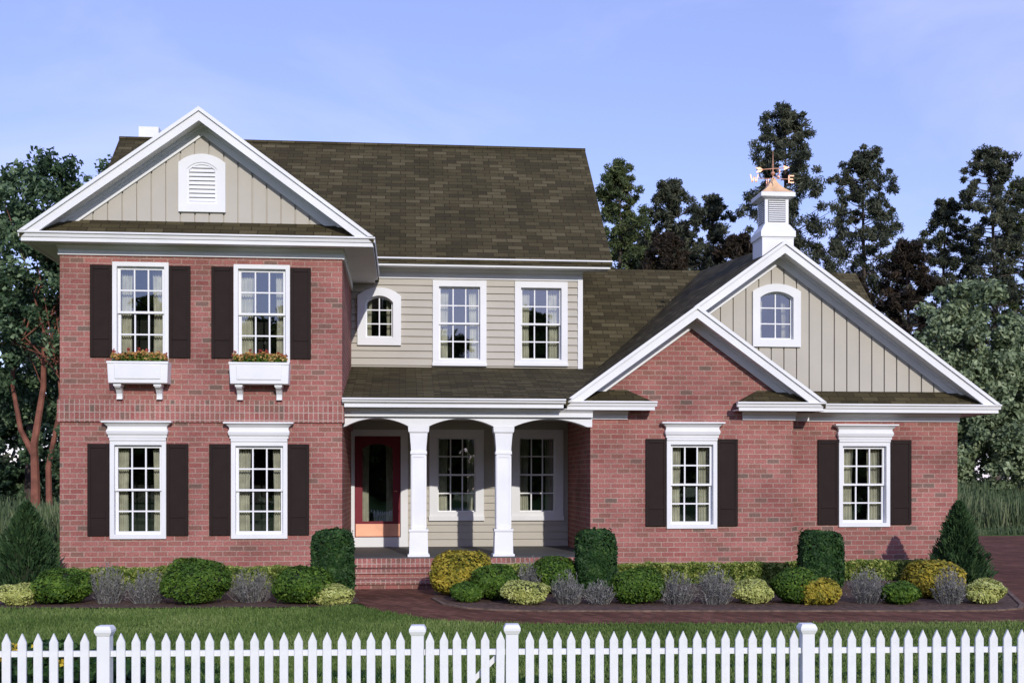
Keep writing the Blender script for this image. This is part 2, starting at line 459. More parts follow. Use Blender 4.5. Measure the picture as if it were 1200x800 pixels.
b = MB()
b.plate(rect(-5.60, -1.05, 0.0, 5.62), [hole(w) for w in W_UP + W_LO], YL, YL + T)
b.extr([(-1.05, YL + T, 0), (-1.05, YM + 0.3, 0), (-1.05, YM + 0.3, 5.9), (-1.05, YL + T, 5.6)], (-T, 0, 0))
b.extr([(-5.60, YL + T, 0), (-5.60, HB, 0), (-5.60, HB, 6.0), (-5.60, YR, 8.8), (-5.60, YM, 6.0), (-5.60, YL + T, 5.6)], (T, 0, 0))
wing_wall = b.build('brick_wall', M['brick'], H)
b = MB()                                                     # projecting band of soldier bricks between the storeys
b.box(-5.635, -1.018, YL - 0.035, YL - 0.003, 2.715, 3.075)
b.box(-1.047, -1.018, YL - 0.003, YM - 0.02, 2.715, 3.075)
b.build('brick_band', M['soldier'], H)
# garage wing: a brick front standing proud, the main garage wall and the side wall to the porch
PIT = 0.726
EX0, EZ = 2.70, 3.11                                         # garage eave line
BX1, BPX, BPZ = 7.24, 4.97, 3.11 + 2.27 * PIT                # small gable
GX1, GPX, GPZ = 10.56, 6.63, 3.11 + 3.93 * PIT               # large gable
def under(x, px, pz, off): return pz - abs(x - px) * PIT - off
b = MB()
b.plate([(3.19, 0), (6.80, 0), (6.80, under(6.80, BPX, BPZ, .17)), (BPX, BPZ - .17), (3.19, under(3.19, BPX, BPZ, .17))], [hole(w) for w in W_BU], YB, YB + T)
b.extr([(3.19, YB + T, 0), (3.19, YM, 0), (3.19, YM, 3.25), (3.19, YB + T, 3.25)], (T, 0, 0))
b.extr([(6.80, YB + T, 0), (6.80, YG + 0.1, 0), (6.80, YG + 0.1, 3.2), (6.80, YB + T, 3.2)], (-T, 0, 0))
b.plate(rect(6.80, 9.975, 0, 3.26), [hole(w) for w in W_GA], YG, YG + T)
b.extr([(9.975, YG + T, 0), (9.975, HB, 0), (9.975, HB, 3.5), (9.975, YR, 6.2), (9.975, 23.0, 3.6), (9.975, YG + T, 3.1)], (-T, 0, 0))
b.build('brick_wall', M['brick'], H)
b = MB()
b.box(-5.60, 3.474, HB - T, HB, 0, 6.0); b.box(3.478, 9.975, HB - T, HB, 0, 3.5)
b.build('rear_wall', M['brick'], H)

# --- lap siding on the recessed front wall
def lap(mb, x0, x1, z0, z1, Y, holes, pitch=0.142, out=0.030):
    z = z0
    while z < z1 - 1e-4:
        zt = min(z + pitch, z1)
        cuts = sorted({z, zt} | {h for hh in holes for h in (hh[2], hh[3]) if z < h < zt})
        for a, c in zip(cuts[:-1], cuts[1:]):
            ya = Y - out * (1 - (a - z) / pitch); yc = Y - out * (1 - (c - z) / pitch)
            xs = [(x0, x1)]
            for hx0, hx1, hz0, hz1 in holes:
                if hz0 < (a + c) / 2 < hz1:
                    nx = []
                    for p, q in xs:
                        if hx1 <= p or hx0 >= q: nx.append((p, q)); continue
                        if p < hx0: nx.append((p, hx0))
                        if q > hx1: nx.append((hx1, q))
                    xs = nx
            for p, q in xs:
                mb.add([(p,ya,a),(q,ya,a),(q,yc,c),(p,yc,c),(p,Y+.1,a),(q,Y+.1,a),(q,Y+.1,c),(p,Y+.1,c)],
                       [(0,1,2,3),(4,7,6,5),(0,4,5,1),(3,2,6,7),(0,3,7,4),(1,5,6,2)])
        z = zt
b = MB()
AW = (-0.93, -0.088, 4.383, 5.338, 5.502)                    # small arched window, outer casing
hs = [(w[0] + .07, w[1] - .07, w[2] + .07, w[3] - .07) for w in W_M2] + [(AW[0] + .13, AW[1] - .13, AW[2] + .10, 5.41)]
lap(b, -1.05, 3.40, 3.86, 5.80, YM, hs)
b.build('lap_siding', M['siding'], H)
b = MB()
DOOR = (-1.111, 0.044, 0.47, 2.748)
hs = [(w[0] + .10, w[1] - .10, w[2] + .10, w[3] - .10) for w in W_PO] + [(DOOR[0] + .08, DOOR[1] - .06, DOOR[2], DOOR[3] - .08)]
lap(b, -1.05, 3.19, 0.47, 3.02, YM, hs)
b.build('lap_siding', M['siding'], H)
b = MB()
b.extr([(3.474, YM, 3.6), (3.474, HB, 3.6), (3.474, HB, 6.0), (3.474, YR, 8.75), (3.474, YM, 6.0)], (-T, 0, 0))
b.build('side_wall', M['siding'], H)
b = MB()
b.box(3.385, 3.484, YM - 0.045, YM + 0.06, 3.90, 5.73)
b.build('corner_board', M['trim'], H)

# --- board and batten gables
def board_gable(mb, xl, xr, z0, fun, peak, Y, hole_rect=None, bw=0.232, gap=0.024, out=0.034, phase=0.0):
    x = math.floor((xl - phase) / bw) * bw + phase
    while x < xr:
        segs = [(max(x, xl), min(x + bw - gap, xr))]
        if segs[0][0] < peak < segs[0][1]: segs = [(segs[0][0], peak), (peak, segs[0][1])]
        x += bw
        for p, q in segs:
            if q - p < 0.005: continue
            parts = [(p, q, None)]
            if hole_rect:
                hx0, hx1, hz0, hz1 = hole_rect
                parts = []
                for s, t in ((p, min(q, hx0)), (max(p, hx1), q)):
                    if t - s > 0.004: parts.append((s, t, None))
                s, t = max(p, hx0), min(q, hx1)
                if t - s > 0.004: parts += [(s, t, (z0, hz0)), (s, t, (hz1, None))]
            for s, t, zz in parts:
                a0 = z0 if zz is None else zz[0]
                za, zb = fun(s), fun(t)
                if zz and zz[1] is not None: za = zb = zz[1]
                if max(za, zb) < a0 + 0.01: continue
                za, zb = max(za, a0), max(zb, a0)
                mb.extr([(s, Y - out, a0), (t, Y - out, a0), (t, Y - out, zb), (s, Y - out, za)], (0, out - 0.001, 0))
WPX, WPZ, WX0, WX1, WZ = -3.312, 7.765, -6.11, -0.517, 5.722
WP = (WPZ - WZ) / (WPX - WX0)
def wing_under(x, off): return WPZ - abs(x - WPX) * WP - off
b = MB()
b.plate([(-5.55, 5.63), (-1.08, 5.63), (-1.08, wing_under(-1.08, .16)), (WPX, WPZ - .16), (-5.55, wing_under(-5.55, .16))], [], YL + .012, YL + T)
board_gable(b, -5.5, -1.12, 5.75, lambda x: wing_under(x, .17), WPX, YL + .010, phase=-3.43)
b.build('board_siding', M['siding'], H)
GW = (6.156, 7.032, 4.141, 5.13, 5.262)                      # arched window in the large gable, outer casing
hr = (GW[0] + .13, GW[1] - .13, GW[2] + .13, 5.15)
b = MB()
b.plate([(3.6, 3.28), (9.9, 3.28), (9.9, under(9.9, GPX, GPZ, .16)), (GPX, GPZ - .16), (3.6, under(3.6, GPX, GPZ, .16))], [rect(*hr)], YG + .012, YG + T)
board_gable(b, 4.9, 9.85, 3.28, lambda x: under(x, GPX, GPZ, .17), GPX, YG + .010, hr, phase=6.514)
b.build('board_siding', M['siding'], H)

# --- roofs
def slab(mb, a, bq, c, d, th=0.09):
    """roof slope: top corners eave-front, ridge-front, ridge-back, eave-back"""
    vs = [a, bq, c, d]
    lo = [(p[0], p[1], p[2] - th) for p in vs]
    mb.add(vs + lo, [(0,1,2,3),(7,6,5,4),(0,4,5,1),(1,5,6,2),(2,6,7,3),(3,7,4,0)])
b = MB()
slab(b, (-6.15, 22.43, 6.00), (-6.15, YR, 9.13), (4.0, YR, 9.13), (4.0, 22.43, 6.00))
slab(b, (-6.15, 29.37, 6.00), (-6.15, YR + .001, 9.129), (4.0, YR + .001, 9.129), (4.0, 29.37, 6.00))
main_roof = b.build('main_roof', M['shingle'], H)
b = MB()
b.tube([(-6.15, YR, 9.125), (4.0, YR, 9.125)], 0.055, 8)
b.build('ridge_cap', M['shingle'], main_roof)
b = MB()
yf = YL - .42
slab(b, (WX0, yf + .01, WZ - .01), (WPX, yf + .01, WPZ - .01), (WPX, 24.7, WPZ - .01), (WX0, 24.7, WZ - .01))
slab(b, (WX1, yf + .01, WZ - .01), (WPX, yf + .011, WPZ - .011), (WPX, 24.7, WPZ - .011), (WX1, 24.7, WZ - .01))
b.build('wing_roof', M['shingle'], H)
b = MB()
slab(b, (3.49, 22.6, 6.487 - .9 * 3.3), (3.49, YR, 6.487), (10.25, YR, 6.487), (10.25, 22.6, 6.487 - .9 * 3.3))
slab(b, (3.49, 29.3, 6.487 - .9 * 3.4), (3.49, YR + .001, 6.486), (10.25, YR + .001, 6.486), (10.25, 29.3, 6.487 - .9 * 3.4))
b.build('low_roof', M['shingle'], H)
b = MB()
gf, bf = YG - .42, YB - .42
NS = 10
for i in range(NS):                                          # the garage ridge climbs a little towards the main ridge
    y0 = gf + (YR - gf) * i / NS; y1 = gf + (YR - gf) * (i + 1) / NS
    r0 = GPZ + .53 * i / NS; r1 = GPZ + .53 * (i + 1) / NS
    b.add([(EX0, y0, EZ - .01), (GPX, y0, r0 - .01), (GPX, y1, r1 - .01), (EX0, y1, EZ - .01)], [(0,1,2,3)])
    b.add([(GX1, y0, EZ - .01), (GPX, y0, r0 - .01), (GPX, y1, r1 - .01), (GX1, y1, EZ - .01)], [(3,2,1,0)])
slab(b, (EX0, bf + .01, EZ - .012), (BPX, bf + .01, BPZ - .012), (BPX, gf, BPZ - .012), (EX0, gf, EZ - .012))
slab(b, (BX1, bf + .01, EZ - .012), (BPX + .001, bf + .01, BPZ - .013), (BPX + .001, YG + .15, BPZ - .013), (BX1, YG + .15, EZ - .012))
garage_roof = b.build('garage_roof', M['shingle'], H)
b = MB()
slab(b, (-1.045, 19.47, 3.115), (-1.045, 23.3, 4.07), (2.72, 23.3, 4.07), (2.72, 19.47, 3.115), .07)
b.add([(2.72, 19.47, 3.115), (2.72, 23.3, 4.07), (4.6, 23.3, 4.07), (3.2, 20.2, 3.30)], [(0,1,2,3)])
b.build('porch_roof', M['shingle'], H)
b = MB()                                                     # sloping skirts of shingle below each gable
def pent(mb, x0, x1, yf, yw, zf, zw, s0, s1):
    """little roof from the eave back to the wall; s0, s1 pull the ends in (hipped ends)"""
    mb.add([(x0, yf, zf), (x1, yf, zf), (x1 - s1, yw, zw), (x0 + s0, yw, zw), (x0, yw, zf), (x1, yw, zf)],
           [(0,1,2,3), (0,3,4), (1,5,2), (0,4,5,1)])
b = MB(); pent(b, WX0 + .10, WX1 - .10, YL - .36, YL - .02, WZ - .005, 6.00, .38, .38); b.build('skirt_roof', M['shingle'], H)
b = MB(); pent(b, EX0 + .08, 4.24, YB - .36, YB - .005, EZ - .01, 3.335, .30, .42); b.build('skirt_roof', M['shingle'], H)
b = MB(); pent(b, 5.72, BX1 - .05, YB - .36, YB - .005, EZ - .01, 3.335, .42, .30); b.build('skirt_roof', M['shingle'], H)
b = MB(); pent(b, 6.95, GX1 - .10, YG - .36, YG - .02, EZ - .008, 3.36, .10, .36)
b.build('skirt_roof', M['shingle'], H)

# --- gable rakes: two-step fascia, soffit and frieze board
def rake(px, pz, xl, xr, pit, yf, yw, lcut=None, name='gable_trim'):
    def chev(t, h, y0, y1, mb, cutl=0.0, cutr=0.0, level=False):
        a = max(xl + cutl, lcut) if lcut is not None else xl + cutl
        c = xr - cutr
        za, zc = pz - (px - a) * pit, pz - (c - px) * pit
        zl = pz - (px - xl) * pit + .001
        if level:
            L1 = [(xl + (t + h) / pit, y0, zl), (xl + t / pit, y0, zl)] if lcut is None else [(a, y0, za - t - h), (a, y0, za - t)]
            mb.extr(L1 + [(px, y0, pz - t), (xr - t / pit, y0, zl), (xr - (t + h) / pit, y0, zl), (px, y0, pz - t - h)], (0, y1 - y0, 0))
            return
        mb.extr([(a, y0, za - t), (px, y0, pz - t), (c, y0, zc - t), (c, y0, zc - t - h), (px, y0, pz - t - h), (a, y0, za - t - h)], (0, y1 - y0, 0))
    m1 = MB(); chev(0.0, 0.065, yf - .035, yf + .05, m1, level=True)
    chev(0.062, 0.155, yf, yf + .045, m1, level=True)
    root = m1.build(name, M['trim'], H)
    m2 = MB(); chev(0.150, 0.02, yf + .044, yw + .01, m2, .02, .02)
    m2.build('soffit', M['trim'], root)
    m3 = MB(); chev(0.169, 0.185, yw - .055, yw - .029, m3, .45, .45)
    chev(0.169, 0.055, yw - .095, yw - .054, m3, .42, .42)
    m3.build('frieze_board', M['trim'], root)
rake(WPX, WPZ, WX0, WX1, WP, yf, YL)
rake(BPX, BPZ, EX0, BX1, PIT, bf, YB)
rake(GPX, GPZ, EX0, GX1, PIT, gf, YG, lcut=BPX + .03)

# --- eaves: gutter, fascia, soffit, crown and frieze
def eave(x0, x1, yf, yw, zt, fx0, fx1, fh=0.16, name='eave_trim', gut=0.085, fas=0.065):
    g = MB()
    prof = [(yf - .02, zt), (yf + .09, zt), (yf + .09, zt - gut), (yf + .025, zt - gut), (yf + .012, zt - gut * .45), (yf - .02, zt - gut * .3)]
    g.extr([(x0, y, z) for y, z in prof], (x1 - x0, 0, 0))
    root = g.build(name, M['trim'], H)
    g = MB()
    g.box(x0 + .035, x1 - .035, yf + .045, yf + .085, zt - gut - fas, zt - gut - .002)
    g.box(x0 + .035, x1 - .035, yf + .086, yw + .005, zt - gut - fas + .012, zt - gut - fas + .03)
    g.build('fascia', M['trim'], root)
    zs = zt - gut - fas + .010
    f = MB()
    f.box(fx0, fx1, yw - .035, yw - .002, zs - fh, zs - .002)
    f.extr([(fx0, yw - .036, zs - .075), (fx0, yw - .036, zs - .003), (fx0, yw - .115, zs - .003), (fx0, yw - .105, zs - .02), (fx0, yw - .06, zs - .055)], (fx1 - fx0, 0, 0))
    f.build('frieze_board', M['trim'], root)
    return root
eave(WX0 - .02, WX1 + .02, yf, YL, WZ, -5.625, -1.025, 0.155)
eave(-0.80, 4.0, 22.42, YM, 6.015, -1.05, 3.484, 0.185)
eave(EX0, 4.28, bf, YB, EZ, 3.15, 3.84, 0.15)
eave(5.68, BX1, bf, YB, EZ, 5.88, 6.83, 0.15)
eave(BX1 - .02, GX1 + .03, gf, YG, EZ, 6.83, 10.0, 0.15)
eave(-1.045, 2.68, 19.45, 19.80, 3.125, -1.045, 3.185, 0.15)
# eave returns running back along the sides of the wing and the garage, each with its soffit
for x0, x1, ya, yb, z in ((WX1 - .10, WX1 + .02, YL - .42, 22.42, WZ), (WX0 - .02, WX0 + .10, YL - .42, 28.0, WZ), (GX1 - .08, GX1 + .03, gf, 28.0, EZ), (EX0, EX0 + .1, bf, 19.8, EZ)):
    b = MB(); b.box(x0, x1, ya + .0905, yb, z - .085, z - .001); root = b.build('eave_return', M['trim'], H)
    b = MB(); b.box(x0 + .03, x1 - .03, ya + .0905, yb, z - .15, z - .086); b.build('fascia', M['trim'], root)
for x0, x1, ya, yb, z in ((-1.05, WX1 - .07, YL + .006, YM - .05, WZ), (WX0 + .07, -5.6, YL + .006, 28.0, WZ), (9.98, GX1 - .05, YG + .006, 28.0, EZ), (EX0 + .07, 3.19, YB + .006, YB + .3, EZ)):
    b = MB(); b.box(x0, x1, ya, yb, z - .138, z - .12); b.build('soffit', M['trim'], H)
b = MB(); b.box(-1.048, -1.012, YL - .03, YM - .04, WZ - .30, WZ - .142); b.build('frieze_board', M['trim'], H)

# --- porch
b = MB()
b.box(-1.045, 3.188, YL + .003, YM, 0.40, 0.47)
b.build('porch_floor', M['porch_floor'], H)
b = MB()
b.box(-1.045, 3.188, YL - .0, YL + .18, 0.0, 0.455)
b.box(-1.0, 0.42, 19.30, YL - .002, 0.0, 0.30)
b.box(-1.0, 0.42, 19.00, 19.298, 0.0, 0.15)
steps = b.build('brick_steps', M['brick'], H)
b = MB()
b.box(-1.043, 3.186, YL - .035, YL - .002, 0.315, 0.462)
b.build('step_edge', M['soldier'], steps)
b = MB()
b.box(-1.0, 0.42, 19.265, 19.3, 0.235, 0.306); b.box(-1.0, 0.42, 18.965, 19.0, 0.085, 0.156)
b.build('step_edge', M['soldier'], steps)
b = MB()
b.box(-1.045, 3.188, 20.05, YM, 2.93, 2.98)
b.build('porch_ceiling', M['ceiling'], H)
COLX = (0.22, 1.666)
pts = [(3.186, 2.92), (-1.045, 2.92), (-1.045, 2.66)]
def arc(x0, x1, zs, zt, n=16):
    a = arch(x0, x1, 0, zs, zt, n)[2:]
    return a[::-1]
for x0, x1 in ((-1.0, COLX[0] - .17), (COLX[0] + .17, COLX[1] - .17), (COLX[1] + .17, 3.10)):
    pts += arc(x0, x1, 2.675, 2.81)
pts += [(3.186, 2.675)]
b = MB()
b.plate(pts, [], 19.84, 20.12)
b.build('porch_beam', M['trim'], H)
b = MB()
b.box(-1.045, 3.186, 19.825, 19.838, 2.835, 2.90)
b.build('beam_moulding', M['trim'], H)
def column(x, y=20.0):
    s = MB()
    R = [(.472, .185), (.505, .185), (.520, .160), (.88, .152), (.905, .165), (.935, .165), (.936, .122), (2.205, .118), (2.206, .140), (2.245, .140), (2.27, .128), (2.32, .130), (2.56, .150), (2.585, .172), (2.66, .178), (2.672, .178)]
    s.rings([(x - h, x + h, y - h, y + h, z) for z, h in R])
    root = s.build('porch_column', M['white'], H)
    p = MB()                                                 # raised stiles that frame the long recessed panel
    for sx in (-1, 1): p.box(x + sx * .105 - .012, x + sx * .105 + .012, y - .132, y - .118, .955, 2.19)
    p.box(x - .093, x + .093, y - .132, y - .118, .955, .99); p.box(x - .093, x + .093, y - .132, y - .118, 2.155, 2.19)
    for (x0, x1) in ((x - .132, x - .118), (x + .118, x + .132)):
        p.box(x0, x1, y - .11, y - .085, .955, 2.19); p.box(x0, x1, y + .085, y + .11, .955, 2.19)
    p.build('panel_frame', M['white'], root)
for x in COLX: column(x)

# --- windows
def muntins(mb, x0, x1, z0, z1, Y, nx, nz, w=0.024):
    for i in range(1, nx):
        x = x0 + (x1 - x0) * i / nx; mb.box(x - w / 2, x + w / 2, Y, Y + .03, z0, z1)
    for i in range(1, nz):
        z = z0 + (z1 - z0) * i / nz; mb.box(x0, x1, Y + .002, Y + .028, z - w / 2, z + w / 2)
def curtains(x0, x1, z0, z1, Y, root, frac=0.30):
    for side in (0, 1):
        a = x0 - .03 if side == 0 else x1 + .03
        w = (x1 - x0) * frac * (0.78 + .42 * random.random()) * (1 if side == 0 else -1)
        vs = []; fs = []; N = 36; ph = random.random() * 6
        zs = [z1 + .06, z1 - .25 * (z1 - z0), z0 + .4 * (z1 - z0), z0 - .04]
        sc = [1.05, 1.0, .93, .98]
        for k, z in enumerate(zs):
            for i in range(N + 1):
                t = i / N
                vs.append((a + w * t * sc[k], Y + .022 * math.sin(t * 30 + ph + .25 * k) + .010 * math.sin(t * 71 + ph), z))
        for k in range(3):
            for i in range(N):
                p = k * (N + 1) + i
                fs.append((p, p + 1, p + N + 2, p + N + 1))
        m = MB(); m.add(vs, fs)
        o = m.build('curtain', M['curtain'], root)
        o.data.shade_smooth()
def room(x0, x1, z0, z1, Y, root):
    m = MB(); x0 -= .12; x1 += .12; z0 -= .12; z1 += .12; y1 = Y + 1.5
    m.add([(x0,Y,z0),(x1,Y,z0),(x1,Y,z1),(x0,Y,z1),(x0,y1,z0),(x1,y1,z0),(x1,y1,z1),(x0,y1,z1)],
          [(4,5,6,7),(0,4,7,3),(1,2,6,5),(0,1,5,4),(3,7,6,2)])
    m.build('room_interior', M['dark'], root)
def window(w, Y, cas=0.072, cs=0.045, lintel=False, sill=False, cbot=None, proud=0.035):
    x0, x1, z0, z1 = w
    cbot = cas if cbot is None else cbot
    ix0, ix1, iz0, iz1 = x0 + cas, x1 - cas, z0 + cbot, z1 - cas
    m = MB(); m.plate(rect(x0, x1, z0, z1), [rect(ix0, ix1, iz0, iz1)], Y - proud, Y + .09)
    root = m.build('window', M['trim'], H, bevel=.004)
    s = MB()                                                 # sash frames with meeting rail
    zm = (iz0 + iz1) / 2
    s.plate(rect(ix0, ix1, zm - .018, iz1), [rect(ix0 + cs, ix1 - cs, zm + .018, iz1 - cs)], Y + .040, Y + .080)
    s.plate(rect(ix0, ix1, iz0, zm + .018), [rect(ix0 + cs, ix1 - cs, iz0 + cs * 1.1, zm - .018)], Y + .082, Y + .120)
    muntins(s, ix0 + cs, ix1 - cs, zm + .018, iz1 - cs, Y + .044, 3, 2)
    muntins(s, ix0 + cs, ix1 - cs, iz0 + cs, zm - .018, Y + .084, 3, 2)
    s.build('sash', M['white'], root)
    g = MB()
    for (za, zb, yy) in ((zm, iz1 - .01, Y + .062), (iz0 + .01, zm, Y + .102)):
        g.add([(ix0 + .01, yy, za), (ix1 - .01, yy, za), (ix1 - .01, yy, zb), (ix0 + .01, yy, zb)], [(0,1,2,3)])
    g.build('pane', M['glass'], root)
    curtains(ix0 + cs, ix1 - cs, iz0, iz1, Y + .22, root)
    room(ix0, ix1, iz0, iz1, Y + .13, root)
    if lintel:
        xc = (x0 + x1) / 2; hw = (x1 - x0) / 2
        l = MB(); h = 0.315
        R = [(0, .000, .055), (.045, .000, .055), (.046, .018, .065), (.075, .018, .065), (.090, .020, .070), (.100, .030, .090), (.150, .042, .105), (.180, .030, .090),
             (.190, .022, .080), (.225, .022, .080), (.235, .030, .090), (.270, .065, .125), (.285, .100, .160), (.290, .108, .170), (h, .108, .170)]
        l.rings([(xc - hw - e, xc + hw + e, Y - d, Y - .002, z1 + .003 + z) for z, e, d in R])
        l.build('lintel', M['trim'], root)
    if sill:
        l = MB(); l.box(x0 - .008, x1 + .008, Y - .075, Y - .036, z0 - .005, z0 + .085 if sill > 1 else z0 + .05)
        l.build('sill', M['trim'], root)
    return root
for w in W_UP: window(w, YL)
for w in W_LO: window(w, YL, lintel=True)
for w in W_BU: window(w, YB, lintel=True)
for w in W_GA: window(w, YG, lintel=True)
for w in W_M2: window(w, YM, cas=.125, sill=1, cs=.03, proud=.05)
for w in W_PO: window(w, YM, cas=.165, sill=2, cs=.02, proud=.05)

def arched_window(A, Y, cas, sash=True, vent=False):
    x0, x1, z0, zs, zt = A
    ix0, ix1, iz0 = x0 + cas, x1 - cas, z0 + cas
    izt = zt - cas * 1.02; izs = izt - (zt - zs) * .80
    inner = arch(ix0, ix1, iz0, izs, izt)
    m = MB(); m.plate(arch(x0, x1, z0, zs, zt), [inner], Y - .075, Y + .09)
    root = m.build('gable_vent' if vent else 'window', M['trim'], H)
    if vent:
        f = MB(); f.plate(inner, [arch(ix0 + .035, ix1 - .035, iz0 + .035, izs - .01, izt - .035)], Y - .06, Y - .032)
        f.build('vent_frame', M['white'], root)
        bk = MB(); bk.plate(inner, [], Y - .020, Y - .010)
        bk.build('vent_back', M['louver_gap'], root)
        lv = MB(); n = 9
        for i in range(n):
            a = iz0 + .04 + (izt - iz0 - .06) * i / n; c = a + (izt - iz0 - .06) / n
            xa, xb = ix0 + .036, ix1 - .036
            if c > izs:
                k = max(0.1, 1 - ((c - izs) / (izt - izs + .02)) ** 2) ** .5
                mid = (xa + xb) / 2; hw = (xb - xa) / 2 * k; xa, xb = mid - hw, mid + hw
            lv.add([(xa, Y - .062, a), (xb, Y - .062, a), (xb, Y - .026, c), (xa, Y - .026, c), (xa, Y - .050, a), (xb, Y - .050, a), (xb, Y - .018, c), (xa, Y - .018, c)],
                   [(0,1,2,3),(4,7,6,5),(0,4,5,1),(3,2,6,7),(0,3,7,4),(1,5,6,2)])
        lv.build('louver', M['white'], root)
        return
    s = MB(); cs = .03
    s.plate(inner, [arch(ix0 + cs, ix1 - cs, iz0 + cs, izs, izt - cs)], Y + .02, Y + .06)
    xm = (ix0 + ix1) / 2
    s.box(xm - .011, xm + .011, Y + .024, Y + .055, iz0 + cs, izt - cs * .9)
    for i in (1, 2):
        z = iz0 + (izt - iz0) * i / 3; s.box(ix0 + cs, ix1 - cs, Y + .026, Y + .053, z - .011, z + .011)
    s.build('sash', M['white'], root)
    g = MB(); g.add([(x, Y + .045, z) for x, z in inner], [tuple(range(len(inner)))])
    g.build('pane', M['glass'], root)
    curtains(ix0 + cs, ix1 - cs, iz0, izs + .02, Y + .22, root, .25)
    room(ix0, ix1, iz0, izt, Y + .12, root)
arched_window((-3.70, -2.943, 6.155, 6.96, 7.105), YL, .135, vent=True)
arched_window(AW, YM, .155)
arched_window(GW, YG, .135)

# --- shutters
def shutter(x0, x1, z0, z1, Y):
    s = MB(); s.box(x0, x1, Y - .030, Y - .003, z0, z1)
    zm = z0 + (z1 - z0) * .22
    for a, c in ((x0, x0 + .05), (x1 - .05, x1)): s.box(a, c, Y - .042, Y - .031, z0, z1)
    for a, c in ((z0, z0 + .09), (zm - .04, zm + .04), (z1 - .07, z1)): s.box(x0 + .051, x1 - .051, Y - .042, Y - .031, a, c)
    s.build('shutter', M['shutter'], H, bevel=.003)
for x0, x1 in ((-5.116, -4.772), (-3.857, -3.515), (-3.178, -2.827), (-1.896, -1.561)): shutter(x0, x1, 3.77, 5.272, YL)
for x0, x1 in ((-5.156, -4.812), (-3.897, -3.549), (-3.213, -2.869), (-1.937, -1.590)): shutter(x0, x1, .86, 2.36, YL)
for x0, x1 in ((4.16, 4.522), (5.435, 5.793)): shutter(x0, x1, .965, 2.483, YB)
for x0, x1 in ((7.362, 7.741), (8.708, 9.095)): shutter(x0, x1, .968, 2.49, YG)

# --- front door
x0, x1, z0, z1 = DOOR
b = MB()
b.plate(rect(x0, x1, z0, z1), [rect(-.985, -.095, .655, 2.622)], YM - .055, YM + .10)
b.build('door_frame', M['trim'], H)
b = MB()
gl = arch(-.835, -.250, .965, 2.38, 2.47)
b.plate(rect(-.98, -.10, .66, 2.617), [gl], YM + .0, YM + .045)
door = b.build('front_door', M['maroon'], H)
b = MB(); b.add([(x, YM + .02, z) for x, z in gl], [tuple(range(len(gl)))]); b.build('glass_panel', M['glass'], door)
b = MB(); b.box(-.965, -.115, YM - .008, YM - .001, .675, .915); b.build('kick_plate', M['copper'], door)
b = MB(); b.tube([(-.175, YM - .001, 1.55), (-.175, YM - .05, 1.55)], .012, 8); b.tube([(-.175, YM - .05, 1.55), (-.225, YM - .052, 1.55)], [.014, .010], 8)
b.build('handle', M['copper'], door)
curtains(-.835, -.250, .95, 2.45, YM + .20, door, .24)
room(-.98, -.10, .6, 2.6, YM + .10, door)

# --- cupola with copper roof and weathervane, chimney
cx, cy = 6.575, 20.50
b = MB()
def sq(h, z): return (cx - h, cx + h, cy - h, cy + h, z)
b.rings([sq(.285, 5.72), sq(.285, 6.04), sq(.290, 6.045), sq(.290, 6.065), sq(.315, 6.075), sq(.315, 6.18), sq(.30, 6.19), sq(.235, 6.30), sq(.215, 6.315), sq(.215, 6.76)])
cup = b.build('cupola', M['white'], H)
b = MB(); b.rings([sq(.22, 6.762), sq(.27, 6.785), sq(.31, 6.792), sq(.31, 6.865), sq(.30, 6.87)]); b.build('cornice', M['white'], cup)
b = MB()
R = [(.30, 6.872), (.28, 6.882), (.225, 6.918), (.165, 6.968), (.11, 7.03), (.065, 7.10), (.035, 7.16), (.022, 7.19)]
b.rings([sq(h, z) for h, z in R]); b.build('copper_roof', M['copper_roof'], cup)
b = MB()
for s in range(4):                                           # louvred opening in each face
    for i in range(10):
        z = 6.365 + i * .037
        p = [(-.150, -.232, z), (.150, -.232, z), (.150, -.222, z + .022), (-.150, -.222, z + .022), (-.150, -.222, z), (.150, -.222, z)]
        r = Matrix.Rotation(s * math.pi / 2, 3, 'Z')
        q = [r @ Vector(v) + Vector((cx, cy, 0)) for v in p]
        b.add(q, [(0,1,2,3), (0,4,5,1), (0,3,4), (1,5,2)])
b.build('louver', M['trim'], cup)
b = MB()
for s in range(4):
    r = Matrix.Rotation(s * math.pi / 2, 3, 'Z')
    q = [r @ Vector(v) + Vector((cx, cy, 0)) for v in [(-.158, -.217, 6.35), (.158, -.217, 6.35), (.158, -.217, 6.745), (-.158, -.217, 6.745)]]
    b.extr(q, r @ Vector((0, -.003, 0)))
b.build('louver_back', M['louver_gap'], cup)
b = MB()
zb = 7.175
b.tube([(cx, cy, 7.15), (cx, cy, 7.40), (cx, cy, 7.69)], [.010, .008, .002], 8)
b.tube([(cx, cy, 7.235), (cx, cy, 7.25), (cx, cy, 7.27), (cx, cy, 7.29), (cx, cy, 7.305)], [.010, .030, .040, .030, .010], 12)
b.tube([(cx, cy, 7.405), (cx, cy, 7.42), (cx, cy, 7.435)], [.008, .020, .008], 10)
b.tube([(cx - .29, cy, zb), (cx + .29, cy, zb)], .006, 6)
b.tube([(cx, cy - .27, zb + .002), (cx, cy + .27, zb + .002)], .006, 6)
ax, az = Vector((math.cos(.10), 0, math.sin(.10))), Vector((-math.sin(.10), 0, math.cos(.10)))
o = Vector((cx, cy, 7.355)); th = Vector((0, -.004, 0))
b.tube([o - ax * .26, o + ax * .22], .008, 6)
b.extr([o + ax * .20 + az * .042 + th, o + ax * .31 + th, o + ax * .20 - az * .042 + th], (0, .008, 0))
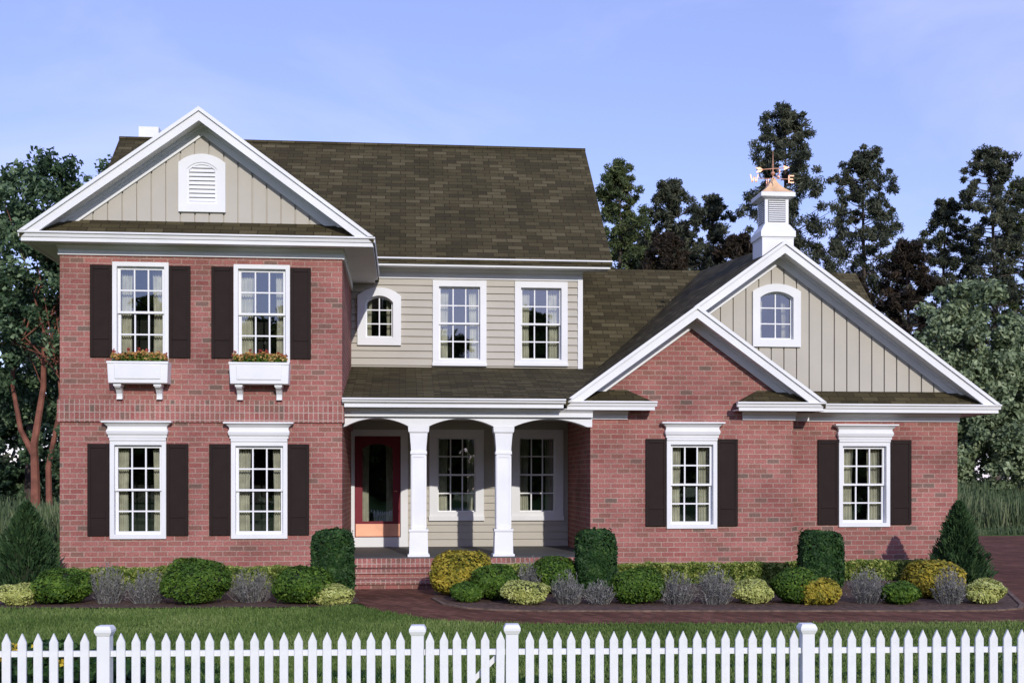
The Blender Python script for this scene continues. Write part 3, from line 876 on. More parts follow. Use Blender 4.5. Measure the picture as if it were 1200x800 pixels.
b.extr([o + v + th for v in (-ax * .18, -ax * .24 + az * .045, -ax * .32 + az * .045, -ax * .27, -ax * .32 - az * .045, -ax * .24 - az * .045)], (0, .008, 0))
def letter(strokes, xo, zo, yo=0.0, along='x'):
    for (xa, za, xb, zb_) in strokes:
        d = Vector((xb - xa, 0, zb_ - za)).normalized(); n = Vector((-d.z, 0, d.x)) * .0105
        pts = [Vector((xa, 0, za)) + n, Vector((xb, 0, zb_)) + n, Vector((xb, 0, zb_)) - n, Vector((xa, 0, za)) - n]
        if along == 'x': b.extr([(xo + p.x, cy - .006 + yo, zo + p.z) for p in pts], (0, .012, 0))
        else: b.extr([(cx - .006, cy + yo + p.x, zo + p.z) for p in pts], (.012, 0, 0))
zl_ = 7.105
letter([(-.072, .14, -.036, 0), (-.036, 0, 0, .10), (0, .10, .036, 0), (.036, 0, .072, .14)], cx - .345, zl_)
letter([(-.04, 0, -.04, .14), (-.04, .13, .05, .13), (-.04, .07, .035, .07), (-.04, .01, .05, .01)], cx + .335, zl_)
letter([(-.05, 0, -.05, .14), (-.05, .14, .05, 0), (.05, 0, .05, .14)], 0, zl_, .33, 'y')
letter([(.045, .13, -.045, .13), (-.045, .13, -.045, .075), (-.045, .075, .045, .07), (.045, .07, .045, .01), (.045, .01, -.045, .01)], 0, zl_, -.33, 'y')
b.build('weather_vane', M['copper'], cup)
b = MB()
b.rings([(-5.88, -5.45, 26.5, 27.3, 7.6), (-5.88, -5.45, 26.5, 27.3, 9.58)])
b.build('chimney', M['white'], H)

# ------------------------------------------------------------------ window boxes
def window_box(x, name_label, cat='window box'):
    t = empty('window_box', (x, YL - .17, 3.08), name_label, cat, 'white window boxes under the upper windows')
    t['local'] = 1
    b = MB(); b.rings([(-.465, .465, -.12, .165, .25), (-.48, .48, -.14, .167, .60)])
    pb = MB()
    body = b.build('planter', M['white'], t, bevel=.006)
    pb.rings([(-.36, .36, -.139, -.125, .315), (-.365, .365, -.149, -.130, .545)])
    pb.build('front_panel', M['white'], t, bevel=.008)
    r = MB(); r.box(-.485, .485, -.152, -.137, .565, .598); r.build('rim', M['white'], t)
    for sx in (-.335, .30):
        k = MB()
        k.extr([(sx - .045, y, z) for y, z in ((.165, .0), (.165, .248), (-.06, .248), (-.06, .19), (.02, .15), (.08, .09), (.09, .03), (.06, .0))], (.09, 0, 0))
        k.box(sx - .06, sx + .06, -.075, .165, .205, .245)
        k.build('bracket', M['white'], t)
    return t

# ------------------------------------------------------------------ foliage builders
def quads(name, C, U, V, mat, extra=None):
    """many small faces: centres C with half-axes U and V; extra = (verts, tris, material) appended"""
    n = len(C)
    P = np.stack([C - U - V, C + U - V, C + U * .55 + V, C - U * .55 + V], 1).reshape(-1, 3)
    nv, npoly = n * 4, n
    loops = np.arange(n * 4, dtype=np.int32)
    ls = np.arange(n, dtype=np.int32) * 4
    lt = np.full(n, 4, dtype=np.int32)
    mi = np.zeros(n, dtype=np.int32)
    if extra is not None:
        ev, ef, em = extra
        ev = np.asarray(ev, float); ef = np.asarray(ef, np.int32)
        loops = np.concatenate([loops, (ef + nv).reshape(-1)])
        ls = np.concatenate([ls, n * 4 + np.arange(len(ef), dtype=np.int32) * ef.shape[1]])
        lt = np.concatenate([lt, np.full(len(ef), ef.shape[1], np.int32)])
        mi = np.concatenate([mi, np.ones(len(ef), np.int32)])
        P = np.concatenate([P, ev]); nv += len(ev); npoly += len(ef)
    me = bpy.data.meshes.new(name)
    me.vertices.add(nv); me.vertices.foreach_set('co', P.astype(np.float32).reshape(-1))
    me.loops.add(len(loops)); me.loops.foreach_set('vertex_index', loops.astype(np.int32))
    me.polygons.add(npoly)
    me.polygons.foreach_set('loop_start', ls.astype(np.int32))
    me.polygons.foreach_set('loop_total', lt.astype(np.int32))
    me.polygons.foreach_set('material_index', mi)
    me.update(calc_edges=True); me.validate()
    me.materials.append(mat)
    if extra is not None: me.materials.append(extra[2])
    return me

def unit(a): return a / (np.linalg.norm(a, axis=-1, keepdims=True) + 1e-9)
def rnd_dir(n): return unit(RNG.normal(size=(n, 3)))

def ico(sub=3):
    bm = bmesh.new(); bmesh.ops.create_icosphere(bm, subdivisions=sub, radius=1)
    v = np.array([p.co[:] for p in bm.verts]); f = np.array([[q.index for q in g.verts] for g in bm.faces]); bm.free()
    return v, f
ICO_V, ICO_F = ico(3)

def lumps(D, k, amp):
    """smooth bumpiness over directions D"""
    a = np.zeros(len(D))
    for _ in range(k):
        d = rnd_dir(1)[0]; fq = RNG.uniform(2.5, 7); ph = RNG.uniform(0, 6)
        a += np.sin(D @ d * fq + ph)
    return 1 + amp * a / math.sqrt(k)

def shrub_mesh(name, w, h, mat, n=5000, leaf=.022, p=2.0, amp=.05, shell=.16, dep=None, up=.2, flat=1.0, elong=1.5):
    """rounded or squared (p > 2) bush standing on z = 0, leaves on a thick uneven shell"""
    dep = w if dep is None else dep
    D = rnd_dir(n)
    st = RNG.bit_generator.state
    lm = lumps(D, 9, amp)
    RNG.bit_generator.state = st
    lmc = lumps(ICO_V, 9, amp)
    def surf(D, L):
        r = (np.abs(D) ** p).sum(1) ** (-1 / p)
        return D * (r * L)[:, None]
    S = surf(D, lm) * (1 - shell * RNG.random(n) ** 1.6)[:, None]
    stray = RNG.random(n) < .035
    S[stray] *= RNG.uniform(1.02, 1.10, stray.sum())[:, None]
    R = np.array([w / 2, dep / 2, h / 2])
    C = S * R + np.array([0, 0, h / 2])
    keep = C[:, 2] > .01
    C, D = C[keep], D[keep]; n = len(C)
    N = unit(unit(D / R) + .75 * rnd_dir(n) + np.array([0, 0, up]))
    t = unit(np.cross(N, rnd_dir(n))); s = np.cross(N, t)
    sz = leaf * RNG.uniform(.6, 1.3, n)[:, None]
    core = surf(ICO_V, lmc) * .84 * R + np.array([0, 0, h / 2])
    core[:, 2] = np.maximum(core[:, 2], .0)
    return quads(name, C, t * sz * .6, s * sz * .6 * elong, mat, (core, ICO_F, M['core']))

def lavender_mesh(name, w, h, n=420):
    """loose rounded bush of grey stems, each with small narrow leaves"""
    Cs, Us, Vs = [], [], []
    for i in range(n):
        az = RNG.uniform(0, 2 * math.pi); q = RNG.random() ** .6
        tip = np.array([math.cos(az) * q * w * .56, math.sin(az) * q * w * .5, h * math.sqrt(max(.06, 1 - .80 * q * q)) * RNG.uniform(.55, 1.16)])
        base = np.array([math.cos(az), math.sin(az), 0]) * w * .30 * q
        mid = base * .4 + tip * .6 + RNG.normal(size=3) * .02
        m = 6; prev = base
        side = unit(np.cross(tip - base, RNG.normal(size=3)))
        for k in range(1, m + 1):
            t = k / m
            p = base * (1 - t) ** 2 + 2 * mid * t * (1 - t) + tip * t * t
            d = p - prev
            Cs.append((p + prev) / 2); Us.append(side * .0030 * (1.3 - .7 * t)); Vs.append(d * .55)
            if t > .3:
                for _ in range(2):
                    dd = unit(unit(d) + .8 * RNG.normal(size=3)); l = RNG.uniform(.012, .028)
                    Cs.append(p + dd * l); Us.append(unit(np.cross(dd, RNG.normal(size=3))) * .0045); Vs.append(dd * l)
            prev = p
    return quads(name, np.array(Cs), np.array(Us), np.array(Vs), M['lavender'])

def conifer_mesh(name, w, h, n=9000):
    """pointed juniper: upswept feathery sprays on a cone"""
    t = RNG.random(n) ** 1.35
    az = RNG.uniform(0, 2 * math.pi, n)
    prof = (1 - t) ** .72 * np.minimum(1, .72 + t * 2.2)
    lob = 1 + .17 * np.sin(az * 4 + t * 11) + .13 * np.sin(az * 7 - t * 19) + .10 * np.sin(az * 11 + t * 37) + .08 * RNG.normal(size=n)
    r = w / 2 * prof * lob * (1 - .4 * RNG.random(n) ** 1.8)
    C = np.stack([r * np.cos(az), r * np.sin(az), t * h * .97], 1)
    out = np.stack([np.cos(az), np.sin(az), np.zeros(n)], 1)
    d = unit(out * .75 + np.array([0, 0, 1.0]) + .45 * rnd_dir(n))
    s = unit(np.cross(d, rnd_dir(n)))
    L = RNG.uniform(.025, .065, n)[:, None]
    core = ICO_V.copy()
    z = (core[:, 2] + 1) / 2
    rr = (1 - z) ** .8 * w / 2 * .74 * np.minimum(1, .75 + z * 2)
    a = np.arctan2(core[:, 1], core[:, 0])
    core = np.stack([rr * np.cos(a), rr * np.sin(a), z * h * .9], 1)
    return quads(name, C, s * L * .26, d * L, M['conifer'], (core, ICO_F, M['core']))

def hedge_mesh(name, L, dep, h, n):
    C = np.stack([RNG.uniform(-L / 2, L / 2, n), RNG.uniform(-dep / 2, dep / 2, n), RNG.uniform(.02, h, n)], 1)
    side = RNG.random(n)
    top = side < .42
    C[top, 2] = h * (1 - .14 * RNG.random(top.sum()) ** 2) 
    fr = (side >= .42) & (side < .88)
    C[fr, 1] = -dep / 2 * (1 - .22 * RNG.random(fr.sum()) ** 2)
    wob = .35 * (.035 * np.sin(C[:, 0] * 7.3) + .025 * np.sin(C[:, 0] * 17 + 1) + .015 * np.sin(C[:, 0] * 41))
    C[:, 2] += wob * (C[:, 2] / h); C[:, 1] -= wob * .8
    N = unit(rnd_dir(n) + np.array([0, -.5, .6]))
    t = unit(np.cross(N, rnd_dir(n))); s = np.cross(N, t)
    sz = RNG.uniform(.014, .030, n)[:, None]
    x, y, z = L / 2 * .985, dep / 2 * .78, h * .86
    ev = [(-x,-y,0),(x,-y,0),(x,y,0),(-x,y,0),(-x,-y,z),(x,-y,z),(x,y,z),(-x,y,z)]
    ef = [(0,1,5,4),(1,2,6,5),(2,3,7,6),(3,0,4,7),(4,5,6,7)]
    return quads(name, C, t * sz * .62, s * sz, M['hedge'], (ev, ef, M['core']))

# ------------------------------------------------------------------ shrubs in the beds
def plant(name, me, x, y, label, cat, group, rz=0.0):
    o = link(name, me); o.location = (x, y, .016); o.rotation_euler.z = rz
    return tag(o, label, cat, group)

BALLS = [  # x, y, width, height, label
 (-4.87, 17.19, .82, .47, 'round dark green shrub between the leftmost lime mound and the silvery lavender'),
 (-2.98, 17.02, .90, .63, 'largest round green shrub, under the gap between the two left wing windows'),
 (-1.44, 16.88, .84, .49, 'wide round green shrub directly in front of the boxy topiary left of the steps'),
 (.89, 16.90, .46, .27, 'smallest low green ball at the foot of the golden shrub right of the steps'),
 (1.31, 17.09, .66, .51, 'round green shrub between the golden shrub by the steps and a lime mound'),
 (2.31, 17.90, .70, .56, 'round green shrub against the porch, left of the boxy topiary at the garage corner'),
 (3.31, 16.46, .70, .48, 'round green shrub just right of the boxy topiary at the garage corner'),
 (5.56, 16.26, .70, .48, 'round green shrub between a lime mound and the low golden shrub'),
 (6.98, 16.02, .52, .30, 'small green ball between silvery lavender and the golden shrub near the right corner')]
for i, (x, y, w, h, lab) in enumerate(BALLS):
    plant('round_shrub', shrub_mesh('round_shrub', w * 1.05, h * 1.04, M['ball'], n=int(7000 * max(.45, w)), leaf=.021, p=2.2, amp=.075), x, y, lab, 'shrub', 'round green shrubs in the beds')
for x, y, w, h, lab in [
 (-1.09, 17.7, .62, .99, 'boxy clipped dark green topiary left of the brick steps'),
 (2.90, 17.7, .60, .98, 'boxy clipped dark green topiary at the corner of porch and garage wing'),
 (6.55, 18.0, .64, .94, 'boxy clipped dark green topiary in front of the garage wall between its windows')]:
    plant('clipped_topiary', shrub_mesh('clipped_topiary', w, h, M['topiary'], n=9500, leaf=.025, p=5.5, amp=.035, dep=w * .9, shell=.12), x, y, lab, 'topiary', 'boxy topiaries by the walls')
for x, y, w, h, lab in [
 (.85, 17.87, .90, .67, 'tall golden yellow shrub right beside the brick steps'),
 (5.81, 16.12, .63, .37, 'low golden yellow shrub in front of the topiary between garage windows'),
 (7.88, 16.87, .84, .54, 'broad golden yellow shrub by the conifer at the right house corner')]:
    plant('golden_shrub', shrub_mesh('golden_shrub', w, h, M['gold'], n=int(6500 * w), leaf=.026, p=2.7, amp=.06, up=.5), x, y, lab, 'shrub', 'golden shrubs in the right bed')
for x, y, w, h, lab in [
 (-5.42, 17.02, .56, .31, 'pale lime mound at the left end of the bed, under the conifer'),
 (-1.05, 16.74, .60, .28, 'pale lime mound at the foot of the topiary left of the steps'),
 (1.67, 16.49, .70, .33, 'pale lime mound in front of the porch, between green shrubs and lavender'),
 (4.93, 16.31, .62, .33, 'pale lime mound below the left garage window'),
 (8.22, 16.02, .58, .33, 'pale lime mound at the right end of the bed by the driveway')]:
    plant('lime_mound', shrub_mesh('lime_mound', w, h, M['mound'], n=5200, leaf=.018, p=2.0, amp=.13, shell=.22, up=.6), x, y, lab, 'shrub', 'pale lime mounds in the beds')
LAV = [(-4.22, 17.13, .52, .50, 'taller silvery lavender right of the leftmost round green shrub'),
 (-3.67, 17.08, .60, .43, 'silvery lavender left of the largest round green shrub'),
 (-2.23, 17.18, .72, .42, 'widest silvery lavender, right of the largest round green shrub'),
 (1.92, 17.8, .50, .49, 'silvery lavender behind the lime mound in front of the porch'),
 (2.29, 16.44, .50, .40, 'silvery lavender right of the lime mound in front of the porch'),
 (2.74, 16.40, .50, .29, 'lowest silvery lavender, at the foot of the topiary at the garage corner'),
 (3.82, 16.30, .58, .40, 'silvery lavender right of the green shrub, left of its taller twin below the garage window'),
 (4.37, 16.25, .60, .48, 'taller silvery lavender left of the lime mound below the garage window'),
 (6.57, 16.17, .62, .44, 'silvery lavender below the right garage window'),
 (7.69, 15.95, .50, .45, 'silvery lavender in front of the broad golden shrub near the right corner')]
for i, (x, y, w, h, lab) in enumerate(LAV):
    plant('lavender_bush', lavender_mesh('lavender_bush', w, h, int(330 * w)), x, y, lab, 'lavender', 'silvery lavender bushes in the beds', RNG.uniform(0, 6))
for x, y, w, h, lab in [(-5.72, 18.3, 1.14, 1.44, 'pointed dark juniper conifer at the left corner of the house'), (9.12, 18.6, .98, 1.42, 'pointed dark juniper conifer at the right corner of the house')]:
    plant('juniper_conifer', conifer_mesh('juniper_conifer', w, h), x, y, lab, 'conifer', 'pointed conifers at the house corners')
for x, L, y, dep, h, lab in [(-3.2, 4.3, 19.25, .45, .33, 'low variegated hedge along the brick wall left of the steps'),
 (1.75, 2.3, 18.95, .45, .36, 'low variegated hedge along the porch front right of the steps'),
 (4.85, 3.2, 19.5, .45, .325, 'low variegated hedge along the projecting brick wall of the garage'),
 (7.95, 2.6, 19.9, .45, .32, 'low variegated hedge along the brick wall near the right corner')]:
    plant('low_hedge', hedge_mesh('low_hedge', L, dep, h, int(3800 * L)), x, y, lab, 'hedge', 'low hedges along the walls')

# flowers in the window boxes
def flowers(x, lab):
    n = 900
    def heap(n, z0, z1, wx):
        X = RNG.uniform(-wx, wx, n); Y = RNG.uniform(-.11, .13, n)
        Z = z0 + (z1 - z0) * RNG.random(n) * (1 - .35 * (X / wx) ** 2) + .015 * np.sin(X * 25)
        return np.stack([X, Y, Z], 1)
    def mk(name, C, sz, mat, parent):
        k = len(C); N = unit(rnd_dir(k) + np.array([0, -.6, .5])); t = unit(np.cross(N, rnd_dir(k))); s = np.cross(N, t)
        z = sz * RNG.uniform(.7, 1.3, k)[:, None]
        return link(name, quads(name, C, t * z, s * z, mat), parent)
    o = mk('window_flowers', heap(1100, -.03, .13, .42), .016, M['ball'], None)
    o.location = (x, YL - .17, 3.68)
    tag(o, lab, 'flowers', 'flowers in the window boxes')
    mk('amber_blossoms', heap(900, .04, .165, .43), .016, M['petal_gold'], o)
    mk('red_blossoms', np.concatenate([heap(40, .08, .17, .44)] + [np.array([px, -.02, pz]) + .012 * RNG.normal(size=(14, 3)) for px, pz in ((-.40, .17), (-.38, .10), (-.16, .20), (.0, .20), (.12, .19), (.30, .16), (.42, .12))]), .013, M['petal_red'], o)
window_box(-4.30, 'white panelled window box under the upper window nearest the left house edge')
flowers(-4.30, 'red and amber flowers filling the window box nearest the left house edge')
window_box(-2.372, 'white panelled window box under the upper window nearer the porch')
flowers(-2.372, 'red and amber flowers filling the window box nearer the porch')

# ------------------------------------------------------------------ picket fence and gate
FA, FB = Vector((-2.579, 7.73, 0)), Vector((4.046, 7.344, 0))
FD = (FB - FA).normalized(); FN = Vector((FD.y, -FD.x, 0))
FANG = math.atan2(FD.y, FD.x)
def fx(x): return FA + FD * ((x - FA.x) / FD.x)
M['fence'] = plain('weathered_white_paint', (0.77, 0.77, 0.76), 0.6, noise=0.07, nscale=9, bump=0.2)
def picket_mesh():
    b = MB(); w = .027
    b.extr([(-w, -.009, .06), (w, -.009, .06), (w, -.009, .735), (0, -.009, .795), (-w, -.009, .735)], (0, .018, 0))
    return b.mesh('picket', M['fence'], .002)
PICK = picket_mesh()
def post_mesh():
    b = MB(); w = .040
    b.rings([(-w, w, -w, w, 0), (-w, w, -w, w, .775), (-.043, .043, -.043, .043, .776), (-.054, .054, -.054, .054, .800), (-.054, .054, -.054, .054, .816), (-.042, .042, -.042, .042, .838), (-.02, .02, -.02, .02, .841)])
    return b.mesh('post', M['white'], .002)
POST = post_mesh()
def run(name, xs_posts, pickets, x0, x1, label, cat):
    o0 = fx(x0)
    t = empty(name, o0, label, cat); t.rotation_euler.z = FANG; t['local'] = 1
    def child(nm, me, x, dy):
        c = bpy.data.objects.new(nm, me); COL.objects.link(c); c.parent = t
        c.location = ((x - x0) / FD.x, dy, 0)
    for x in xs_posts: child('post', POST, x, 0)
    for x in pickets:
        child('picket', PICK, x + random.uniform(-.003, .003), -.028)
        c = t.children[-1]; c.rotation_euler.y = random.gauss(0, .006); c.location.z = random.uniform(-.006, .004)
    cuts = [x0] + sorted(xs_posts) + [x1]
    for za in (.642, .19):
        for a, c in zip(cuts[:-1], cuts[1:]):
            if c - a < .08: continue
            b = MB(); b.box((a - x0) / FD.x + (.042 if a in xs_posts else 0), (c - x0) / FD.x - (.042 if c in xs_posts else 0), -.017, .012, za, za + .036)
            b.build('rail', M['white'], t)
    return t
def even(a, c, n): return [a + (c - a) * i / (n - 1) for i in range(n)]
P1, P2, P3, P4 = -1.917, .075, .686, 2.611
left = [P1 - .118 - .0985 * i for i in range(10)] + even(P1 + .112, P2 - .105, 20)
right = even(P3 + .112, P4 - .092, 20) + [P4 + .098 + .0935 * i for i in range(18)]
run('picket_fence', [P1, P2], left, -3.0, P2 + .001, 'white picket fence left of the gate, with two capped posts', 'fence')
run('picket_fence', [P3, P4], right, P3 - .001, 4.4, 'white picket fence right of the gate, with two capped posts', 'fence')
gate = run('picket_gate', [], even(P2 + .085, P3 - .082, 6), P2 + .045, P3 - .045, 'white picket gate with a diagonal brace between two fence posts', 'gate')
b = MB()
L = (P3 - P2 - .09) / FD.x
b.extr([(L - .015, .014, .640), (L - .06, .014, .640), (.05, .014, .228), (.095, .014, .228)], (0, .02, 0))
b.build('brace', M['white'], gate)

# ------------------------------------------------------------------ lawn grass
def blades(name, P, hgt, wid, mat, lean=.35):
    n = len(P)
    az = RNG.uniform(0, 2 * math.pi, n)
    s = np.stack([np.cos(az), np.sin(az), np.zeros(n)], 1) * (wid * RNG.uniform(.6, 1.3, n))[:, None]
    d = np.stack([RNG.normal(size=n) * lean, RNG.normal(size=n) * lean, np.ones(n)], 1)
    V = d * (hgt / 2)[:, None]
    C = P + V
    return quads(name, C, s, V, mat)
n = 260000
yy = RNG.uniform(7.9 ** .5, 17 ** .5, n) ** 2
xx = RNG.uniform(-.46, .66, n) * yy
WX = [-30, -7.88, -5.55, -3.21, -1.71, -1.1, -.80, -.66] + [p[0] for p in WALK_FRONT[1:]] + [40]
WY = [18, 16.74, 16.56, 16.38, 16.32, 16.38, 16.58, 16.40] + [p[1] for p in WALK_FRONT[1:]] + [13.4]
lim = np.interp(xx, WX, WY) - .02 + .03 * RNG.normal(size=n)
ok = yy < lim
P = np.stack([xx, yy, np.zeros(n)], 1)[ok]
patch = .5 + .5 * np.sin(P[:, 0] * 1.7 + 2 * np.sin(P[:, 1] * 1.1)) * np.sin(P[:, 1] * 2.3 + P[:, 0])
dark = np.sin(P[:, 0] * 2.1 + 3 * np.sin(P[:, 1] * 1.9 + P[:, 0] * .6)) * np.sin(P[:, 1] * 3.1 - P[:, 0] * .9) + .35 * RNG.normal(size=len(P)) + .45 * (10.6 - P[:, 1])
shade_sel = (dark > .35) & (P[:, 1] < 11.6)  # darker blades paint dappled tree shade into the near lawn
P_shade = P[shade_sel]; P = P[~shade_sel]; patch = patch[~shade_sel]
tag(link('shade_grass', blades('shade_grass', P_shade, RNG.uniform(.02, .045, len(P_shade)), .0075, M['topiary'], lean=.6)), 'tree shade imitated by dark grass patches in the lawn close behind the fence', 'shade_grass', kind='stuff')
tag(link('lawn_grass', blades('lawn_grass', P, RNG.uniform(.022, .05, len(P)) * (.75 + .5 * patch), .0055, M['grass'])), 'short green lawn grass behind the picket fence', 'grass', kind='stuff')

# dark leafy planting just behind the left end of the fence
for x, y, w, h, lab in [(-2.62, 8.75, .62, .60, 'dark leafy shrub with yellow blossoms behind the left end of the fence'), (-2.18, 8.9, .55, .50, 'low dark leafy shrub behind the fence, left of its first post')]:
    o = plant('leafy_shrub', shrub_mesh('leafy_shrub', w, h, M['topiary'], n=5200, leaf=.026, p=2.6, amp=.09, shell=.3), x, y, lab, 'shrub', None)
    if h > .55:
        C = np.concatenate([np.array([px, -.2, pz]) + .018 * RNG.normal(size=(16, 3)) for px, pz in ((.02, .58), (-.12, .57), (.10, .52), (-.22, .5), (.20, .46))])
        N = rnd_dir(len(C)); t = unit(np.cross(N, rnd_dir(len(C)))); s = np.cross(N, t)
        link('blossoms', quads('blossoms', C, t * .013, s * .013, M['petal_yellow']), o)

# ------------------------------------------------------------------ tall meadow grass left and right
def field(x0, x1, y0, y1, n, h0, h1):
    P = np.stack([RNG.uniform(x0, x1, n), RNG.uniform(y0, y1, n), np.zeros(n)], 1)
    hh = RNG.uniform(h0, h1, n) * (.75 + .35 * np.sin(P[:, 0] * .9) * np.sin(P[:, 1] * .7 + 1))
    return P, hh
P1_, h1_ = field(-22, -7.5, 30, 52, 26000, .6, 1.25)
P2_, h2_ = field(14, 34, 38, 54, 42000, .8, 1.75)
P3_, h3_ = field(11, 34, 36.0, 38.2, 9000, .18, .42)
PP = np.concatenate([P1_, P2_, P3_]); HH = np.concatenate([h1_, h2_, h3_])
tag(link('meadow_grass', blades('meadow_grass', PP, HH, .020, M['reed'], lean=.16)), 'tall pale green meadow grass beyond the house on both sides', 'grass', kind='stuff')

# ------------------------------------------------------------------ trees
def clumps_to_quads(name, centers, radii, per, mat, lu, lv, up=.2, squash=.8):
    K = len(centers)
    idx = np.repeat(np.arange(K), per)
    n = len(idx)
    off = rnd_dir(n) * (RNG.random(n) ** .45)[:, None] * radii[idx][:, None]
    off[:, 2] *= squash
    C = centers[idx] + off
    N = unit(unit(off) * .6 + rnd_dir(n) * .8 + np.array([0, 0, up]))
    t = unit(np.cross(N, rnd_dir(n))); s = np.cross(N, t)
    z = RNG.uniform(.6, 1.35, n)[:, None]
    return quads(name, C, t * lu * z, s * lv * z, mat)

def pine(x, y, h, w, label, mat='pine', z0=.28, per=85, dens=1.0, seed=0, tip=.35):
    """tall pine: straight trunk, uneven whorls of branches ending in needle clumps"""
    t = empty('pine_tree', (x, y, 0), label, 'tree', 'trees beyond the house'); t['local'] = 1
    rs = random.Random(seed)
    b = MB()
    lean = rs.uniform(-.02, .02)
    axis = lambda z: Vector((lean * z + .12 * math.sin(z * .45 + seed), .1 * math.cos(z * .4 + seed), z))
    zs = [h * i / 9 for i in range(10)]
    r0 = .011 * h + .06
    b.tube([axis(z) for z in zs], [max(.03, r0 * (1 - .92 * z / h)) for z in zs], 7)
    C = []; R = []
    nb = int(360 * dens * (h / 19)); w = w * 1.5
    ph = [rs.uniform(0, 6) for _ in range(4)]
    for i in range(nb):
        g = ((i + rs.random()) / nb) ** .88
        z = (z0 + (1 - z0) * g) * h
        az = rs.uniform(0, 2 * math.pi)
        prof = min(1, .45 + 2.2 * g) * (1 - g) ** .60 + tip * .30
        lump = 1 + .30 * math.sin(az * 2 + z * 1.1 + ph[0]) + .24 * math.sin(az * 3 - z * 1.9 + ph[1]) + .16 * math.sin(z * 3.3 + ph[2])
        L = max(.05, w / 2 * prof * lump * rs.uniform(.25, 1.0) ** .55)
        p0 = axis(z - .25 * L); c = axis(z) + Vector((math.cos(az) * L, math.sin(az) * L, rs.uniform(-.1, .25)))
        if i % 3 == 0: b.tube([p0, p0.lerp(c, .5) + Vector((0, 0, -.06)), c], [.04, .026, .010], 4)
        C.append(c[:]); R.append(rs.uniform(.18, .50) * (.62 + .45 * (1 - g)) * (w / 4.4) ** .4)
    for k in range(5): C.append(axis(h - .18 - .22 * k)[:]); R.append(.16 + .05 * k)
    b.build('trunk', M['bark'], t)
    link('crown', clumps_to_quads('crown', np.array(C), np.array(R), per, M[mat], .026, .120, up=.3), t)
    return t

def broadleaf(x, y, label, lobes, stems, mat, trunk_mat, name='broadleaf_tree', nclump=150, per=110, lu=.075, lv=.10, crad=(.45, .85)):
    """leafy tree: lobes = ellipsoids (cx,cy,cz,rx,ry,rz) whose shells carry leaf clumps"""
    t = empty(name, (x, y, 0), label, 'tree', 'trees beyond the house'); t['local'] = 1
    b = MB()
    for pts, rad in stems: b.tube(pts, rad, 8)
    vol = np.array([l[3] * l[4] * l[5] for l in lobes]) ** .67; vol = vol / vol.sum()
    C = []
    for l, v in zip(lobes, vol):
        k = max(4, int(nclump * v))
        d = rnd_dir(k); r = RNG.uniform(.45, 1.0, k) ** .6
        c = np.array(l[:3]) + d * r[:, None] * np.array(l[3:])
        C.append(c)
    C = np.concatenate(C)
    C = C[C[:, 2] > .5]
    R = RNG.uniform(crad[0], crad[1], len(C))
    for c in C[:: max(1, len(C) // 26)]:                     # limbs reach into the crown
        tip_ = Vector(c); st_ = random.choice(stems)[0]; base = Vector(st_[-1]).lerp(Vector(st_[-2]), random.random() * .8)
        mid = base.lerp(tip_, .5) + Vector((0, 0, .3))
        b.tube([base, mid, tip_], [.035, .022, .010], 5)
    b.build('trunk', M[trunk_mat], t)
    link('crown', clumps_to_quads('crown', C, R, per, M[mat], lu, lv, up=.35), t)
    return t

# left: red-barked tree with three stems, and a darker one behind it
broadleaf(-12.87, 42, 'tall leafy tree with reddish forked trunk left of the house',
    [(-.6, .4, 10.0, 3.0, 2.2, 3.0), (2.2, .4, 10.2, 2.5, 2.0, 2.9), (-2.4, .6, 6.8, 2.3, 2.0, 2.8), (2.4, 1.0, 6.4, 2.0, 1.8, 2.8), (0.2, 2.6, 4.6, 2.6, 1.4, 2.6), (.2, .6, 11.8, 1.8, 1.6, 1.4), (.2, -1.0, 7.2, 2.6, .8, 1.7), (-1.9, -.6, 3.6, 1.1, .7, 1.0), (1.9, -.4, 2.8, 1.1, .8, 1.2)],
    [([(0, 0, 0), (.05, 0, 1.5), (.0, 0, 3.0), (.25, .2, 5.0), (.2, .5, 8.0)], [.20, .16, .13, .10, .05]),
     ([(0, 0, 2.6), (-.45, 0, 3.5), (-.75, .1, 5.0), (-.8, .4, 7.2)], [.11, .09, .07, .04]),
     ([(.5, .1, 0), (.45, .1, 2.2), (.8, .1, 4.0), (1.0, .2, 6.4)], [.12, .10, .08, .04])],
    'broadleaf', 'redbark', nclump=330, per=150, lu=.050, lv=.072, crad=(.30, .70))
broadleaf(-15.5, 50, 'dark leafy tree behind the red-barked tree, at the left edge of the photo',
    [(-.5, 0, 8.5, 3.2, 2.5, 4.6), (3.0, 0, 7.0, 3.0, 2.4, 4.6), (1.5, 0, 3.2, 4.2, 2.0, 2.8), (-1.5, .6, 2.4, 4.2, 1.4, 2.2), (2.6, .4, 2.0, 3.4, 1.2, 1.9)],
    [([(0, 0, 0), (.1, 0, 3), (.0, 0, 8)], [.3, .24, .1])], 'broadleaf', 'bark', nclump=250, per=120, lu=.080, lv=.11, crad=(.5, 1.0))
